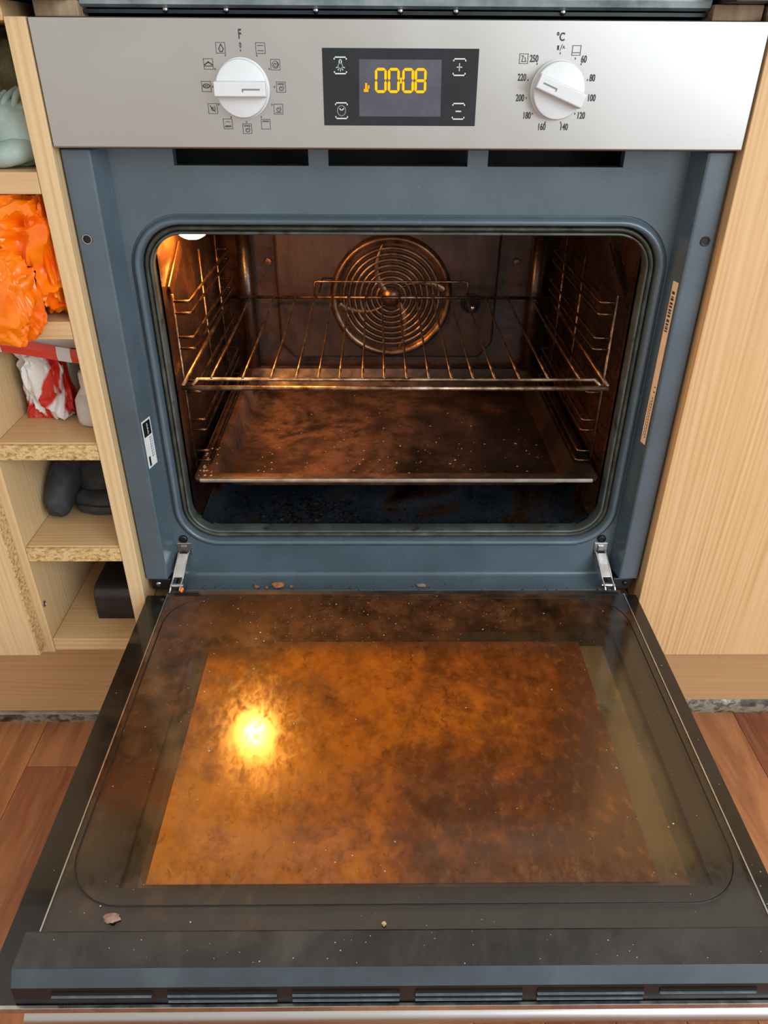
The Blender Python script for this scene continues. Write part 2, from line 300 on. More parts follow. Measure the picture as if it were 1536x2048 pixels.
def box(name, mat, dims, parent=None, bevel=.0008, **kw): return B().box(*dims).build(name, mat, parent, bevel=bevel, **kw)
def rr(cx, cz, hw, hh, r, n=10):
    out = []
    for sx, sz, a0 in ((1, 1, 0), (-1, 1, 90), (-1, -1, 180), (1, -1, 270)):
        for k in range(n + 1):
            a = R(a0 + 90 * k / n); out.append((cx + sx * (hw - r) + r * math.cos(a), cz + sz * (hh - r) + r * math.sin(a)))
    return out
def text(s, txt, x, z, h, y, xs=.62, spacing=1):
    cu = bpy.data.curves.new('t', 'FONT'); cu.body = txt; cu.size = h * 1.42; cu.align_x = 'CENTER'; cu.align_y = 'CENTER'; cu.resolution_u = 3; cu.offset = h * .035
    ob = bpy.data.objects.new('t', cu); C.objects.link(ob); dg = bpy.context.evaluated_depsgraph_get(); me = bpy.data.meshes.new_from_object(ob.evaluated_get(dg))
    s.add([(x + p.co.x * xs, y, z + p.co.y) for p in me.vertices], [tuple(f.vertices) for f in me.polygons])
    bpy.data.objects.remove(ob); bpy.data.meshes.remove(me); bpy.data.curves.remove(cu); return s

# ------------------------------------------------------------------ the setting: floor, plinths
fl = box('floor', 'floor_joint', (-1.6, 1.6, -2.4, .62, -.90, -.8535), bevel=0, kind='structure', label='brown laminate floor of short wooden strips', cat='floor')
SW = .0715
plank_cache = {}
k = 0
for i in range(-12, 30):
    x0 = -.4945 + SW * i
    if x0 < -1.1 or x0 > 1.0: continue
    y = -1.75 + (i * .173) % .43
    while y < .11:
        L = .43; y1 = min(y + L, .115); key = round(y1 - y, 3)
        if y1 - y > .01:
            if key not in plank_cache:
                p = B().box(x0 + .0004, x0 + SW - .0004, y + .0004, y1 - .0004, -.8535, -.85).build('plank', 'floor_strip', fl); plank_cache[key] = p
            else:
                q = plank_cache[key]; p = q.copy(); C.objects.link(p); place(p, (x0 + SW / 2, (y + y1) / 2, ZO - .8535), fl)
        y += L
box('baseboard_left', 'plinth_wood', (-1.1, -.30, .048, .066, -.826, -.672), kind='structure', label='dull brown wood plinth board under the open shelf unit', cat='plinth')
box('baseboard_right', 'plinth_wood', (.2985, 1.0, .062, .08, -.822, -.679), kind='structure', label='plain oak plinth board under the right cabinet door', cat='plinth')
box('baseboard_center', 'plinth_wood', (-.2995, .298, .055, .073, -.824, -.669), kind='structure', label='plinth board under the oven behind its open door', cat='plinth')
def edging(name, x0, x1, y, z1, lab):
    n = 60; rings = []
    for i in range(n + 1):
        x = x0 + (x1 - x0) * i / n; a = noise.noise((x * 22, 3, 0)) * .003; b_ = noise.noise((x * 31, 9, 0)) * .002
        rings.append([(x, y + .02, -.85), (x, y - .006 + a, -.85), (x, y - .008 + a, -.842), (x, y - .007 + b_, z1 - .006), (x, y - .002, z1 + b_ * .5), (x, y + .02, z1)])
    return B().rings(rings, True, True, True).build(name, 'dirty_marble', smooth=True, auto=40, kind='structure', label=lab, cat='edging')
edging('trim_1', -1.1, -.302, .056, -.826, 'stained grey stone-pattern edging strip below the left plinth')
edging('trim_2', .3, 1.0, .07, -.8225, 'stained grey stone-pattern edging strip below the right plinth')
box('seal_strip', 'seal_grey', (-1.1, -.301, .043, .0478, -.8285, -.825), label='thin pale grey sealing strip along the left plinth', cat='seal strip')
box('wall_back', 'plaster', (-1.6, 1.6, .62, .66, -.9, 1.5), bevel=0, kind='structure', label='wall behind the kitchen units', cat='wall')

# ------------------------------------------------------------------ open shelf unit (left)
su = empty('open_shelf_unit', (-.37, .23, -.671), 'narrow open shelf unit of pale wood boards left of the oven', 'shelf unit')
XB0, XB1 = -.3165, -.299
XL0, XL1 = -.4445, -.4255
box('side_board', 'pale_board', (XB0, XB1, 0, .47, -.671, .0), su, .0012)
box('side_board', 'pale_board', (XL0, XL1, 0, .47, -.671, .0), su, .0012)
for nm, z0, z1, raw in (('shelf', -.132, -.114, 0), ('shelf', -.2645, -.247, 0), ('shelf', -.398, -.3795, 1), ('shelf', -.531, -.512, 1), ('bottom_board', -.668, -.650, 0)):
    y0 = .0055 if raw else .001
    s = box(nm, 'pale_shelf', (XL1 + .0005, XB0 - .0005, y0, .46, z0, z1), su)
    if raw: box('raw_edge', 'chipboard', (XL1 + .0005, XB0 - .0005, .001, y0 - .0002, z0, z1 - .0012), s, .0004, label='unlaminated chipboard front edge')
box('top_rail', 'pale_shelf', (XL1 + .0005, XB0 - .0005, .001, .08, -.003, .0115), su)
box('back_panel', 'pale_board', (XL1 + .0005, XB0 - .0005, .4605, .466, -.66, -.005), su, 0)
sc_ = B().lathe_y(0, 0, [(.0042, 0), (.0042, -.0008), (.003, -.0014), (.0022, -.0006)], 16); sc_.v = [(XL1 + .0003 - y, .004 + x * .9 + .002, -.598 + z) for x, y, z in sc_.v]
sc_.build('screw', 'chrome', su, True, auto=30)
# neighbouring cabinet door further left
nc = empty('cabinet_unit', (-.74, .2, -.668), 'pale wood cabinet with chipped door edge at the far left', 'cabinet')
box('carcass', 'pale_board', (-1.05, -.4455, .001, .47, -.668, .0), nc)
dv = box('door', 'pale_board', (-1.04, -.4365, -.018, 0, -.660, -.004), nc, .001)
e = B(); n = 70; rings = []
for i in range(n + 1):
    z = -.660 + .656 * i / n; a = max(0, noise.noise((z * 60, 1, 2))) * .004
    rings.append([(-.4364, -.0178 + a, z), (-.4352 - a * .5, -.0172 + a, z), (-.4352 - a * .4, -.001, z), (-.4364, -.001, z)])
e.rings(rings, True, True, True).build('chipped_edge', 'chipboard', dv, label='chipped edge banding')
# right cabinet
rc = empty('cabinet_unit', (.6, .2, -.68), 'oak-grain kitchen cabinet with a plain door right of the oven', 'cabinet')
box('door', 'oak_door', (.2998, .895, .0, .018, -.678, .004), rc, .001)
box('carcass', 'raw_wood', (.2998, .9, .0185, .47, -.678, .0115), rc)
# rails of the oven housing, seen above the panel
box('housing_rail', 'raw_wood', (-.2985, -.2625, .02, .045, .0005, .0118), label='pale wooden rail end above the left corner of the steel panel', cat='rail')
box('housing_rail', 'raw_wood', (.2565, .2975, .02, .045, .0005, .0118), label='brown wooden rail end above the right corner of the steel panel', cat='rail')
box('bearer_shelf', 'pale_shelf', (-.2985, .2985, .03, .47, -.668, -.605), label='wooden base board of the housing below the oven', cat='board')
# worktop and hob above
wt = empty('worktop', (0, .3, .012), 'dark worktop above the oven', 'worktop')
box('worktop_slab', 'worktop_dark', (-1.1, -.268, -.012, .62, .0122, .052), wt); box('worktop_slab', 'worktop_dark', (.2605, 1.0, -.012, .62, .0122, .052), wt)
box('worktop_slab', 'worktop_dark', (-.268, .2605, -.012, .012, .034, .052), wt); box('worktop_slab', 'worktop_dark', (-.268, .2605, .56, .62, .0122, .052), wt)
hb = empty('hob', (0, .28, .006), 'underside of a grey hob tray above the control panel', 'hob')
B().prism_x([(.024, .0140), (.025, .0095), (.030, .0075), (.55, .0062), (.55, .05), (.03, .05)], -.262, .2555).build('tray', 'hob_grey', hb)
box('hob_glass', 'black_glass', (-.285, .285, .014, .54, .0522, .058), hb, .001)
B().box(-.262, .2555, .031, .5, .0035, .0062).build('lower_lip', 'hob_dark', hb)
for x in (-.194, -.144, .0, .046, .135, -.07):
    B().add(*(lambda b_: (b_.v, b_.f))(B().lathe_y(x, .0062, [(.0026, .0312), (.0024, .0292), (.0012, .0282)], 12))).build('rivet', 'chrome', hb, True)

# ------------------------------------------------------------------ THE OVEN
ov = empty('built_in_oven', (0, .25, -.6), 'built-in electric oven with steel control panel and its greasy glass door hanging open', 'oven')
PW = .2975
cp = B().box(-PW, PW, 0, .0115, -.0945, 0).build('control_panel', 'brushed_steel', ov, bevel=.0014, seg=3, label='brushed steel control panel')
YP = -.0004
# display
dg = B().box(-.0641, .0639, -.0006, .001, -.0761, -.0201).build('display_window', 'display_glass', ov, bevel=.0003, label='black glass display reading 00:08')
B().quad((-.0343, -.0008, -.0691), (.0343, -.0008, -.0691), (.0336, -.0008, -.0279), (-.0340, -.0008, -.0279)).build('screen', 'screen_grey', dg)
YD = -.0011
def seg_digit(cx, cz, w_, h_, on, mat):
    b_ = B(); t_ = .0020; hw, hh = w_ / 2, h_ / 2; g = .0004
    S = {'a': ((-hw + g, hh), (hw - g, hh)), 'b': ((hw, hh - g), (hw, g)), 'c': ((hw, -g), (hw, -hh + g)), 'd': ((-hw + g, -hh), (hw - g, -hh)),
         'e': ((-hw, -g), (-hw, -hh + g)), 'f': ((-hw, hh - g), (-hw, g)), 'g': ((-hw + g, 0), (hw - g, 0))}
    for q in on:
        (ax, az), (bx, bz) = S[q]; dx, dz = bx - ax, bz - az; L = math.hypot(dx, dz); ux, uz = dx / L, dz / L; px, pz = -uz * t_ / 2, ux * t_ / 2
        e_ = t_ / 2
        b_.quad(*[(cx + X, YD, cz + Z) for X, Z in ((ax - ux * e_ * .3, az - uz * e_ * .3), (ax + ux * e_ + px, az + uz * e_ + pz), (bx - ux * e_ + px, bz - uz * e_ + pz),
                 (bx + ux * e_ * .3, bz + uz * e_ * .3), (bx - ux * e_ - px, bz - uz * e_ - pz), (ax + ux * e_ - px, az + uz * e_ - pz))])
    return b_.build('digit', mat, dg)
for i, ch in enumerate(('abcdef', 'abcdef', 'abcdef', 'abcdefg')):
    seg_digit((-.0162, -.0055, .0063, .0166)[i], -.0428, .0078, .0160, ch, 'digit_glow')
B().quad((-.0003, YD, -.0448), (.0011, YD, -.0448), (.0011, YD, -.0408), (-.0003, YD, -.0408)).build('colon', 'digit_glow', dg)
B().ribbon([(-.0284, -.0455), (-.0284, -.0490)], .0016, YD).ribbon([(-.0292, -.0500), (-.0276, -.0500)], .0022, YD).ribbon([(-.0264, -.0470), (-.0264, -.0480)], .0013, YD).build('thermometer_icon', 'digit_amber', dg)
def touch(cx, cz, kind):
    b_ = B(); wd = .0006; y = -.0008
    for sgn in (1, -1):
        zz = cz + sgn * .0058; b_.ribbon([(cx - .0049, zz - sgn * .0013), (cx - .0049, zz), (cx + .0049, zz), (cx + .0049, zz - sgn * .0013)], .0009, y)
    if kind == 'plus': b_.ribbon([(cx - .002, cz), (cx + .002, cz)], .0006, y).ribbon([(cx, cz - .0025), (cx, cz + .0025)], .0006, y)
    if kind == 'minus': b_.ribbon([(cx - .0019, cz), (cx + .0019, cz)], .0009, y)
    if kind == 'clock':
        b_.ribbon([(cx + .0034 * math.cos(k_ * .2618), cz + .0038 * math.sin(k_ * .2618)) for k_ in range(24)], wd, y, True).ribbon([(cx - .0014, cz + .0014), (cx, cz), (cx + .0016, cz + .0014)], .0008, y)
    if kind == 'bulb':
        b_.ribbon([(cx + .0019 * math.cos(k_ * .5236), cz - .0004 + .0019 * math.sin(k_ * .5236)) for k_ in range(12)], wd, y, True).ribbon([(cx - .0008, cz + .0016), (cx - .0010, cz + .0040), (cx + .0010, cz + .0040), (cx + .0008, cz + .0016)], .0008, y)
        for a in (200, 235, 270, 305, 340): b_.ribbon([(cx + .0027 * math.cos(R(a)), cz - .0004 + .0027 * math.sin(R(a))), (cx + .0035 * math.cos(R(a)), cz - .0004 + .0035 * math.sin(R(a)))], .0006, y)
    b_.build('touch_symbol', 'print_white', dg)
touch(-.0494, -.0323, 'bulb'); touch(-.0492, -.0650, 'clock'); touch(.0483, -.0330, 'plus'); touch(.0493, -.0650, 'minus')
# ring of function symbols (left) and temperatures (right)
def dotmark(x, z): B().ribbon([(x, z - .0004), (x, z + .0004)], .0007, YP).build('dial_mark', 'print_grey', cp)
for x, z in [(-.1301, -.0223), (-.1172, -.0257), (-.1078, -.0351), (-.1044, -.048), (-.1076, -.0609), (-.1171, -.0701), (-.1299, -.0739), (-.1427, -.0704), (-.1521, -.0608), (-.1556, -.048), (-.1522, -.0354), (-.1428, -.0257)]: dotmark(x, z)
B().add(*(lambda b_: (b_.v, b_.f))(text(B(), 'F', -.1298, -.0113, .0066, YP, .62))).build('printed_letter', 'print_grey', cp)
text(B(), '0', -.1300, -.0188, .0038, YP, .62).build('printed_letter', 'print_grey', cp)
sym = [(28, 'lines'), (62, 'fan'), (90, 'grillfan'), (118, 'circfan'), (150, 'grill'), (176, 'grillfan'), (206, 'dots'), (238, 'multi'), (270, 'eye'), (302, 'bread'), (332, 'drop')]
SP = [(-.1139, -.0206), (-.1026, -.0321), (-.0990, -.0480), (-.1023, -.0642), (-.1137, -.0755), (-.1297, -.0790), (-.1458, -.0754), (-.1573, -.0640), (-.1608, -.0479), (-.1573, -.0319), (-.1462, -.0206)]
for (cx, cz), (_, kd) in zip(SP, sym):
    b_ = B(); h_ = .0037; wd = .00036
    b_.ribbon([(cx - h_, cz - h_), (cx + h_, cz - h_), (cx + h_, cz + h_), (cx - h_, cz + h_)], wd, YP, True)
    z_ = lambda zz, n_=4, a_=.0005: [(cx - .0026 + .0052 * q_ / (2 * n_), cz + zz + (a_ if q_ % 2 else -a_)) for q_ in range(2 * n_ + 1)]
    spiral = [(cx + (.0006 + .00022 * q_) * math.cos(q_ * .9), cz + (.0006 + .00022 * q_) * math.sin(q_ * .9)) for q_ in range(9)]
    if kd == 'lines': b_.ribbon([(cx - .0022, cz + .0018), (cx + .0022, cz + .0018)], .0005, YP).ribbon([(cx - .0022, cz - .0018), (cx + .0022, cz - .0018)], .0005, YP)
    if kd in ('fan', 'circfan', 'grillfan'): b_.ribbon([(p[0], p[1] - (.0008 if kd == 'grillfan' else 0)) for p in spiral], .0005, YP)
    if kd == 'fan': b_.ribbon([(cx + .0026 * math.cos(q_ * .5236), cz + .0026 * math.sin(q_ * .5236)) for q_ in range(12)], wd, YP, True)
    if kd == 'circfan': b_.ribbon([(cx - .0022, cz - .0026), (cx + .0022, cz - .0026)], .0005, YP)
    if kd in ('grill', 'grillfan'): b_.ribbon(z_(.0022), .0004, YP)
    if kd == 'dots': b_.ribbon(z_(-.0018), .0005, YP).ribbon([(cx - .002, cz + .0012), (cx, cz + .0018), (cx + .002, cz + .0012)], wd, YP)
    if kd == 'multi': b_.ribbon([(cx - .002, cz + .0022), (cx - .0006, cz), (cx + .0018, cz - .0022)], .0006, YP).ribbon(spiral, .0004, YP)
    if kd == 'eye': b_.ribbon([(cx + .0028 * math.cos(q_ * .5236), cz + .0004 + .0014 * math.sin(q_ * .5236)) for q_ in range(12)], .0006, YP, True).ribbon([(cx - .0012, cz + .0004), (cx + .0012, cz + .0004)], .0007, YP)
    if kd == 'bread': b_.ribbon([(cx - .003, cz - .0004), (cx, cz + .0014), (cx + .003, cz - .0004)], .0009, YP).ribbon([(cx - .003, cz - .0014), (cx + .003, cz - .0014)], .0006, YP)
    if kd == 'drop': b_.ribbon([(cx + .0004, cz + .0026), (cx + .0022, cz - .0006), (cx + .0012, cz - .0026), (cx - .0006, cz - .0026), (cx - .0014, cz - .0006)], .0006, YP, True)
    b_.build('printed_symbol', 'print_grey', cp)
TP = [('250', .1092, -.0269), ('60', .1501, -.0271), ('80', .1591, -.0403), ('100', .1605, -.0548), ('120', .1535, -.0679), ('140', .1401, -.0766), ('160', .1210, -.0766), ('180', .1075, -.0681), ('200', .1005, -.0551), ('220', .1006, -.0402)]
for s_, x, z in TP: text(B(), s_, x, z, .0050, YP, .66).build('printed_number', 'print_grey', cp)
for x, z in [(.1302, -.0228), (.1430, -.0264), (.1483, -.0304), (.1552, -.0416), (.1482, -.0663), (.1370, -.0730), (.1238, -.0730), (.1122, -.0665), (.1057, -.0549), (.1058, -.0418), (.1121, -.0304)]: dotmark(x, z)
text(B(), '°C', .1290, -.0118, .0056, YP, .8).build('printed_letter', 'print_grey', cp)
B().ribbon([(.1279, -.0199), (.1279, -.0181)], .0014, YP).build('printed_drop', 'print_blue', cp)
B().ribbon([(.1296, -.0210), (.1311, -.0168)], .0004, YP).ribbon([(.1316, -.0196), (.1324, -.0178), (.1332, -.0196)], .0004, YP).build('printed_symbol', 'print_grey', cp)
for cx, cz in ((.1431, -.0208), (.1007, -.0268)):
    b_ = B(); h_ = .0034; b_.ribbon([(cx - h_, cz - h_), (cx + h_, cz - h_), (cx + h_, cz + h_), (cx - h_, cz + h_)], .0004, YP, True)
    b_.ribbon([(cx - .0026, cz - .0016), (cx + .0026, cz - .0016)] if cx > .12 else [(cx - .002, cz + .002), (cx - .0004, cz + .002), (cx - .0014, cz - .002), (cx + .0018, cz - .002), (cx + .001, cz + .001)], .0005, YP)
    b_.build('printed_symbol', 'print_grey', cp)
def knob(cx, cz, ang, side, label):
    b_ = B().lathe_y(cx, cz, [(.0222, -.0002), (.0223, -.0020), (.0213, -.0028), (.0213, -.0092), (.0207, -.0106), (.0194, -.0112), (.0, -.0112)], 64, False, False)
    kn = b_.build('control_knob', 'white_plastic', ov, True, auto=35, label=label)
    c, s_ = math.cos(R(ang)), math.sin(R(ang))
    def rot(bb): bb.v = [(cx + (x) * c - z * s_, y, cz + x * s_ + z * c) for x, y, z in bb.v]; return bb
    prof = [(-.0060, -.0110), (-.0052, -.0194), (-.0046, -.0200), (.0046, -.0200), (.0052, -.0194), (.0060, -.0110)]
    bb = B(); rings = []
    for x, k_ in ((-.0208, 0), (-.0204, 1), (.0204, 1), (.0208, 0)):
        rings.append([(x * (1 if k_ else 1), y if k_ else y + (.0008 if y < -.017 else 0), z) for z, y in prof])
    bb.rings(rings, True, True, True); rot(bb).build('grip', 'white_plastic', kn, bevel=.0005)
    x0, x1 = (.002, .0165) if side > 0 else (-.0165, -.004)
    B_ = B().box(x0, x1, -.02015, -.0200, -.0006, .0006); B_.box(x0 if side > 0 else x1 - .001, x0 + .001 if side > 0 else x1, -.02015, -.0200, -.0020, -.0004)
    rot(B_).build('indicator_line', 'groove_grey', kn)
knob(-.1306, -.0492, 0, 1, 'white function knob, grip level')
knob(.1305, -.0492, -21, -1, 'white temperature knob, grip tilted')

# ---- front frame
OC = (.0035, -.345); OHW, OHH, ORD = .2455, .172, .034           # cavity mouth
YF = .04
ring = rr(OC[0], OC[1], OHW + .0185, OHH + .0185, ORD + .0185, 10)
ox0, ox1, oz0, oz1 = -.2645, .2690, -.574, -.1125
outer = []
for x, z in ring:
    dx, dz = x - OC[0], z - OC[1]; tt = min(((ox1 if dx > 0 else ox0) - OC[0]) / dx if abs(dx) > 1e-9 else 9, ((oz1 if dz > 0 else oz0) - OC[1]) / dz if abs(dz) > 1e-9 else 9)
    outer.append([OC[0] + dx * tt, OC[1] + dz * tt])
for cxx, czz in ((ox0, oz0), (ox0, oz1), (ox1, oz0), (ox1, oz1)):
    m_ = min(range(len(outer)), key=lambda q: (outer[q][0] - cxx) ** 2 + (outer[q][1] - czz) ** 2); outer[m_] = [cxx, czz]
fb = B().rings([[(x, YF, z) for x, z in outer], [(x, YF, z) for x, z in ring]])
def swp(b_, prof, c=OC, hw=OHW, hh=OHH, r=ORD, n=10): return b_.rings([[(x, y, z) for x, z in rr(c[0], c[1], hw + o_, hh + o_, r + o_, n)] for o_, y in prof])
for x0, x1 in ((ox0, -.2058), (-.0822, -.0640), (.0642, .0828), (.2085, ox1)): fb.quad((x0, YF, oz1), (x1, YF, oz1), (x1, YF, -.097), (x0, YF, -.097))
for x0, x1 in ((-.2058, -.0822), (-.0640, .0642), (.0828, .2085)):        # turned edges of the three air slots
    fb.quad((x0, YF, oz1), (x1, YF, oz1), (x1, YF + .012, oz1), (x0, YF + .012, oz1)); fb.quad((x0, YF, oz1), (x0, YF, -.097), (x0, YF + .012, -.097), (x0, YF + .012, oz1)); fb.quad((x1, YF, oz1), (x1, YF, -.097), (x1, YF + .012, -.097), (x1, YF + .012, oz1))
# rolled foot of the face
fp = [(YF, -.574), (.0395, -.5765), (.0375, -.5785), (.034, -.5795), (.0105, -.5805), (.0085, -.5825), (.0085, -.60)]
fb.rings([[(ox0, y, z) for y, z in fp], [(ox1, y, z) for y, z in fp]], False)
ff = fb.build('front_frame', 'blue_enamel', ov, True, auto=35, label='slate blue enamel front frame')
for sg, x_in, x_face, x_out in ((-1, -.2715, -.2645, -.2972), (1, .2745, .2690, .2972)):
    pb = B().prism_z([(x_out, .0125), (x_out, .06), (x_face, .06), (x_face, YF), (x_in - sg * .0, .0140), (x_in + sg * .0012, .0125)][::(-1 if sg < 0 else 1)], -.566, -.0965)
    post = pb.build('side_post', 'blue_enamel', ov, bevel=.0012, label='blue enamel side post')
    B().lathe_y(sg * .2884, -.1722, [(.0046, .0122), (.0046, .0118), (.0036, .0116), (.0030, .0118), (.0030, .0124)], 24, False, True).build('screw_hole', 'black', post, True, auto=30)
    B().lathe_y(sg * .2884, -.1722, [(.0046, .0123), (.0044, .0113), (.0037, .0113), (.0036, .0123)], 24, False, False).build('hole_rim', 'chrome' if sg < 0 else 'black', post, True, auto=30)
    foot = B().prism_z([(sg * .2945, .016), (sg * .2945, .05), (sg * .268, .05), (sg * .268, .014)], -.584, -.5662).build('post_foot', 'black', ov, bevel=.002)
    B().lathe_y(sg * .284, -.574, [(.0032, .0142), (.0030, .0132), (.0, .0130)], 16, False, False).build('foot_screw', 'chrome' if sg < 0 else 'black', foot, True)
    B().lathe_y(.0005 + sg * .2537, -.5252, [(.0052, YF), (.0050, YF - .0022), (.0028, YF - .0030), (.0, YF - .0022)], 20, False, False).build('screw', 'black', ov, True)
# embossed bead and door seal around the mouth
swp(B(), [(.0186, YF + .0002), (.0183, YF + .0022), (.0170, YF + .0022), (.0160, YF - .001), (.0140, YF - .0050), (.0112, YF - .0058), (.0092, YF - .003), (.0082, YF + .003), (.008, YF + .010)]).build('mouth_bead', 'blue_enamel', ov, True, label='embossed bead round the cavity mouth')
swp(B(), [(.0078, YF + .010), (.0072, YF + .0045), (.0054, YF + .0016), (.0030, YF + .0030), (.0016, YF + .010)]).build('door_seal', 'seal_rubber', ov, True, label='olive black rubber door seal')
swp(B(), [(.0018, YF + .010), (.0018, YF + .0035), (.0004, YF + .0020), (-.0012, YF + .004), (-.0006, YF + .02)]).build('mouth_lip', 'lip_enamel', ov, True)
# air-slot interior and casing
cs = B(); cs.box(-.283, .283, .062, .56, -.598, -.592); cs.box(-.283, .283, .062, .56, -.012, -.006); cs.box(-.283, -.278, .062, .56, -.598, -.006); cs.box(.278, .283, .062, .56, -.598, -.006)
cs.box(-.283, .283, .555, .56, -.598, -.006); cs.box(-.262, .262, .10, .104, -.15, -.012); cs.box(-.262, .262, .055, .10, -.136, -.132)
cs.build('casing', 'deep_black', ov)
B().box(-.2972, .2972, .0118, .05, -.0960, -.0015).build('panel_carrier', 'black', ov)

# ---- cavity
CC = (.0035, -.3435); CHW, CHH, CR = .2425, .178, .03
cav = B(); r0 = rr(CC[0], CC[1], CHW, CHH, CR, 8)
cav.rings([[(x, y, z) for x, z in rr(CC[0], CC[1], CHW, CHH, CR, 8)] for y in (.058, .10, .16, .22, .28, .34, .395)] + [[(x, .405, z) for x, z in rr(CC[0], CC[1], CHW - .006, CHH - .006, CR, 8)], [(x, .412, z) for x, z in rr(CC[0], CC[1], CHW - .02, CHH - .02, CR, 8)]], True, False, True)
cv = cav.build('cavity_liner', 'burnt_enamel', ov, True, auto=50, label='grease-burnt oven cavity')
swp(B(), [(-.0006, YF + .02), (.001, YF + .021)]).build('liner_flange', 'burnt_enamel', cv)
# floor plate of the cavity with pressed ring
gp = B(); N = 44; Mx = 60
def fz(x, y):
    d = math.hypot(x - .01, y - .235); z = -.5205
    z += .003 * (1 / (1 + math.exp((d - .125) * 500))); ex = max(0, abs(x - CC[0]) - .205); z += ex * ex * 14; ey = max(0, .075 - y); z += ey * ey * 6
    return z + noise.noise((x * 30, y * 30, 0)) * .0006
for j in range(N + 1):
    for i in range(Mx + 1):
        x = CC[0] - .236 + .472 * i / Mx; y = .056 + .33 * j / N; gp.v.append((x, y, fz(x, y)))
gp.f = [(j * (Mx + 1) + i, j * (Mx + 1) + i + 1, (j + 1) * (Mx + 1) + i + 1, (j + 1) * (Mx + 1) + i) for j in range(N) for i in range(Mx)]
gp.build('cavity_floor', 'cavity_floor_enamel', ov, True, label='blue-black cavity floor with charred spills')
# charred crust on it
cr = B(); rnd = random.Random(4)
def flake(b_, x, y, z, s_, r_):
    n_ = 5; ps = [(x + s_ * r_.uniform(.5, 1) * math.cos(k_ * 6.283 / n_), y + s_ * r_.uniform(.5, 1) * math.sin(k_ * 6.283 / n_), z) for k_ in range(n_)]
    top = (x + s_ * r_.uniform(-.3, .3), y + s_ * r_.uniform(-.3, .3), z + s_ * r_.uniform(.2, .55))
    b_.add(ps + [top], [(k_, (k_ + 1) % n_, n_) for k_ in range(n_)] + [tuple(range(n_))[::-1]])
for q in range(520):
    u = rnd.random()
    if u < .72: x, y = -.105 + rnd.gauss(0, .040), .10 + rnd.gauss(0, .022) - .012
    elif u < .9: x, y = rnd.uniform(-.08, .15), .066 + abs(rnd.gauss(0, .006))
    else: x, y = rnd.uniform(-.2, .2), rnd.uniform(.06, .15)
    if y < .06 or abs(x) > .225: continue
    flake(cr, x, y, fz(x, y) - .0003, rnd.uniform(.0014, .0060) * (1 if u < .72 else .6), rnd)
cr.build('charred_crust', 'char', ov, kind='stuff', label='black charred crumbs baked on the cavity floor')
# back plate with fan
bp = B(); pr = [(-.166, -.235), (-.160, -.190), (.160, -.190), (.163, -.235), (.158, -.40), (.130, -.43), (-.135, -.43), (-.166, -.40)]
pr = [(-.168, -.172), (.163, -.172), (.160, -.405), (.140, -.428), (-.148, -.428), (-.168, -.405)]
bp.rings([[(x, .410, z) for x, z in pr], [(x * .985, .398, (z + .3) * .985 - .3) for x, z in pr]], True, False, True)
bk = bp.build('back_plate', 'back_plate', ov, bevel=.003, label='stained back plate')
for x, z in ((-.1772, -.284), (.186, -.284), (-.12, -.19), (.12, -.19)):
    B().lathe_y(x, z, [(.005, .4085 if abs(x) > .17 else .398), (.0045, .405 if abs(x) > .17 else .3955), (.0, .4045 if abs(x) > .17 else .395)], 16, False, False).build('screw', 'fan_steel', bk, True, auto=30)
B().lathe_y(.1215, -.342, [(.0155, .3985), (.0150, .3955), (.0115, .3952), (.0105, .3975)], 24, False, True).build('sensor_hole', 'deep_black', bk, True, auto=30)
B().lathe_y(.1245, -.3475, [(.0050, .397), (.0046, .392), (.0022, .390)], 14).build('sensor_tip', 'chrome', bk, True)
B().tube([(-.104, .3972, -.326), (-.0985, .3972, -.3055), (-.0800, .3972, -.3055)], .0012, 6).build('embossed_line', 'char', bk)
# fan cover: concentric rings joined by curved bridges
FX, FZ = .0025, -.3325
fan = B().lathe_y(FX, FZ, [(.0905, .3985), (.0890, .393), (.0860, .3895), (.0825, .3895), (.0795, .393), (.0770, .395)], 72, False, False).build('fan_cover', 'fan_steel', ov, True, label='round fan cover of concentric slots')
B().lathe_y(FX, FZ, [(.0790, .4035), (.02, .4060), (.0, .4060)], 48, False, False).build('fan_dish', 'fan_dish', fan, True)
for q in range(7):
    r_ = .0705 - q * .0082
    B().lathe_y(FX, FZ, [(r_ + .0029, .397), (r_ + .0020, .3932), (r_ - .0014, .3930), (r_ - .0028, .397)], 60, False, False).build('slot_ring', 'fan_steel', fan, True)
B().lathe_y(FX, FZ, [(.0150, .396), (.0140, .3925), (.0, .3915)], 32, False, False).build('hub_cap', 'fan_steel', fan, True)
for q in range(4):
    a0 = q * 90 + 8; path = [(FX + r_ * math.cos(R(a0 + (.079 - r_) * 620)), .3945, FZ + r_ * math.sin(R(a0 + (.079 - r_) * 620))) for r_ in [.014 + .0065 * k_ for k_ in range(11)]]
    B().rings([[(p[0] + dx, p[1] + dy, p[2] + dz) for dx, dy, dz in ((-.0046, .001, -.0046), (-.0026, -.0014, -.0026), (.0026, -.0014, .0026), (.0046, .001, .0046))] for p in path], False).build('bridge', 'fan_steel', fan, True)
for q in range(9):
    a = R(q * 40); ca, sa = math.cos(a), math.sin(a)
    B().quad(*[(FX + r_ * ca - w_ * sa, yy, FZ + r_ * sa + w_ * ca) for r_, w_, yy in ((.02, -.004, .4035), (.06, -.006, .4030), (.06, .008, .4005), (.02, .004, .4010))]).build('fan_blade', 'fan_dish', fan)
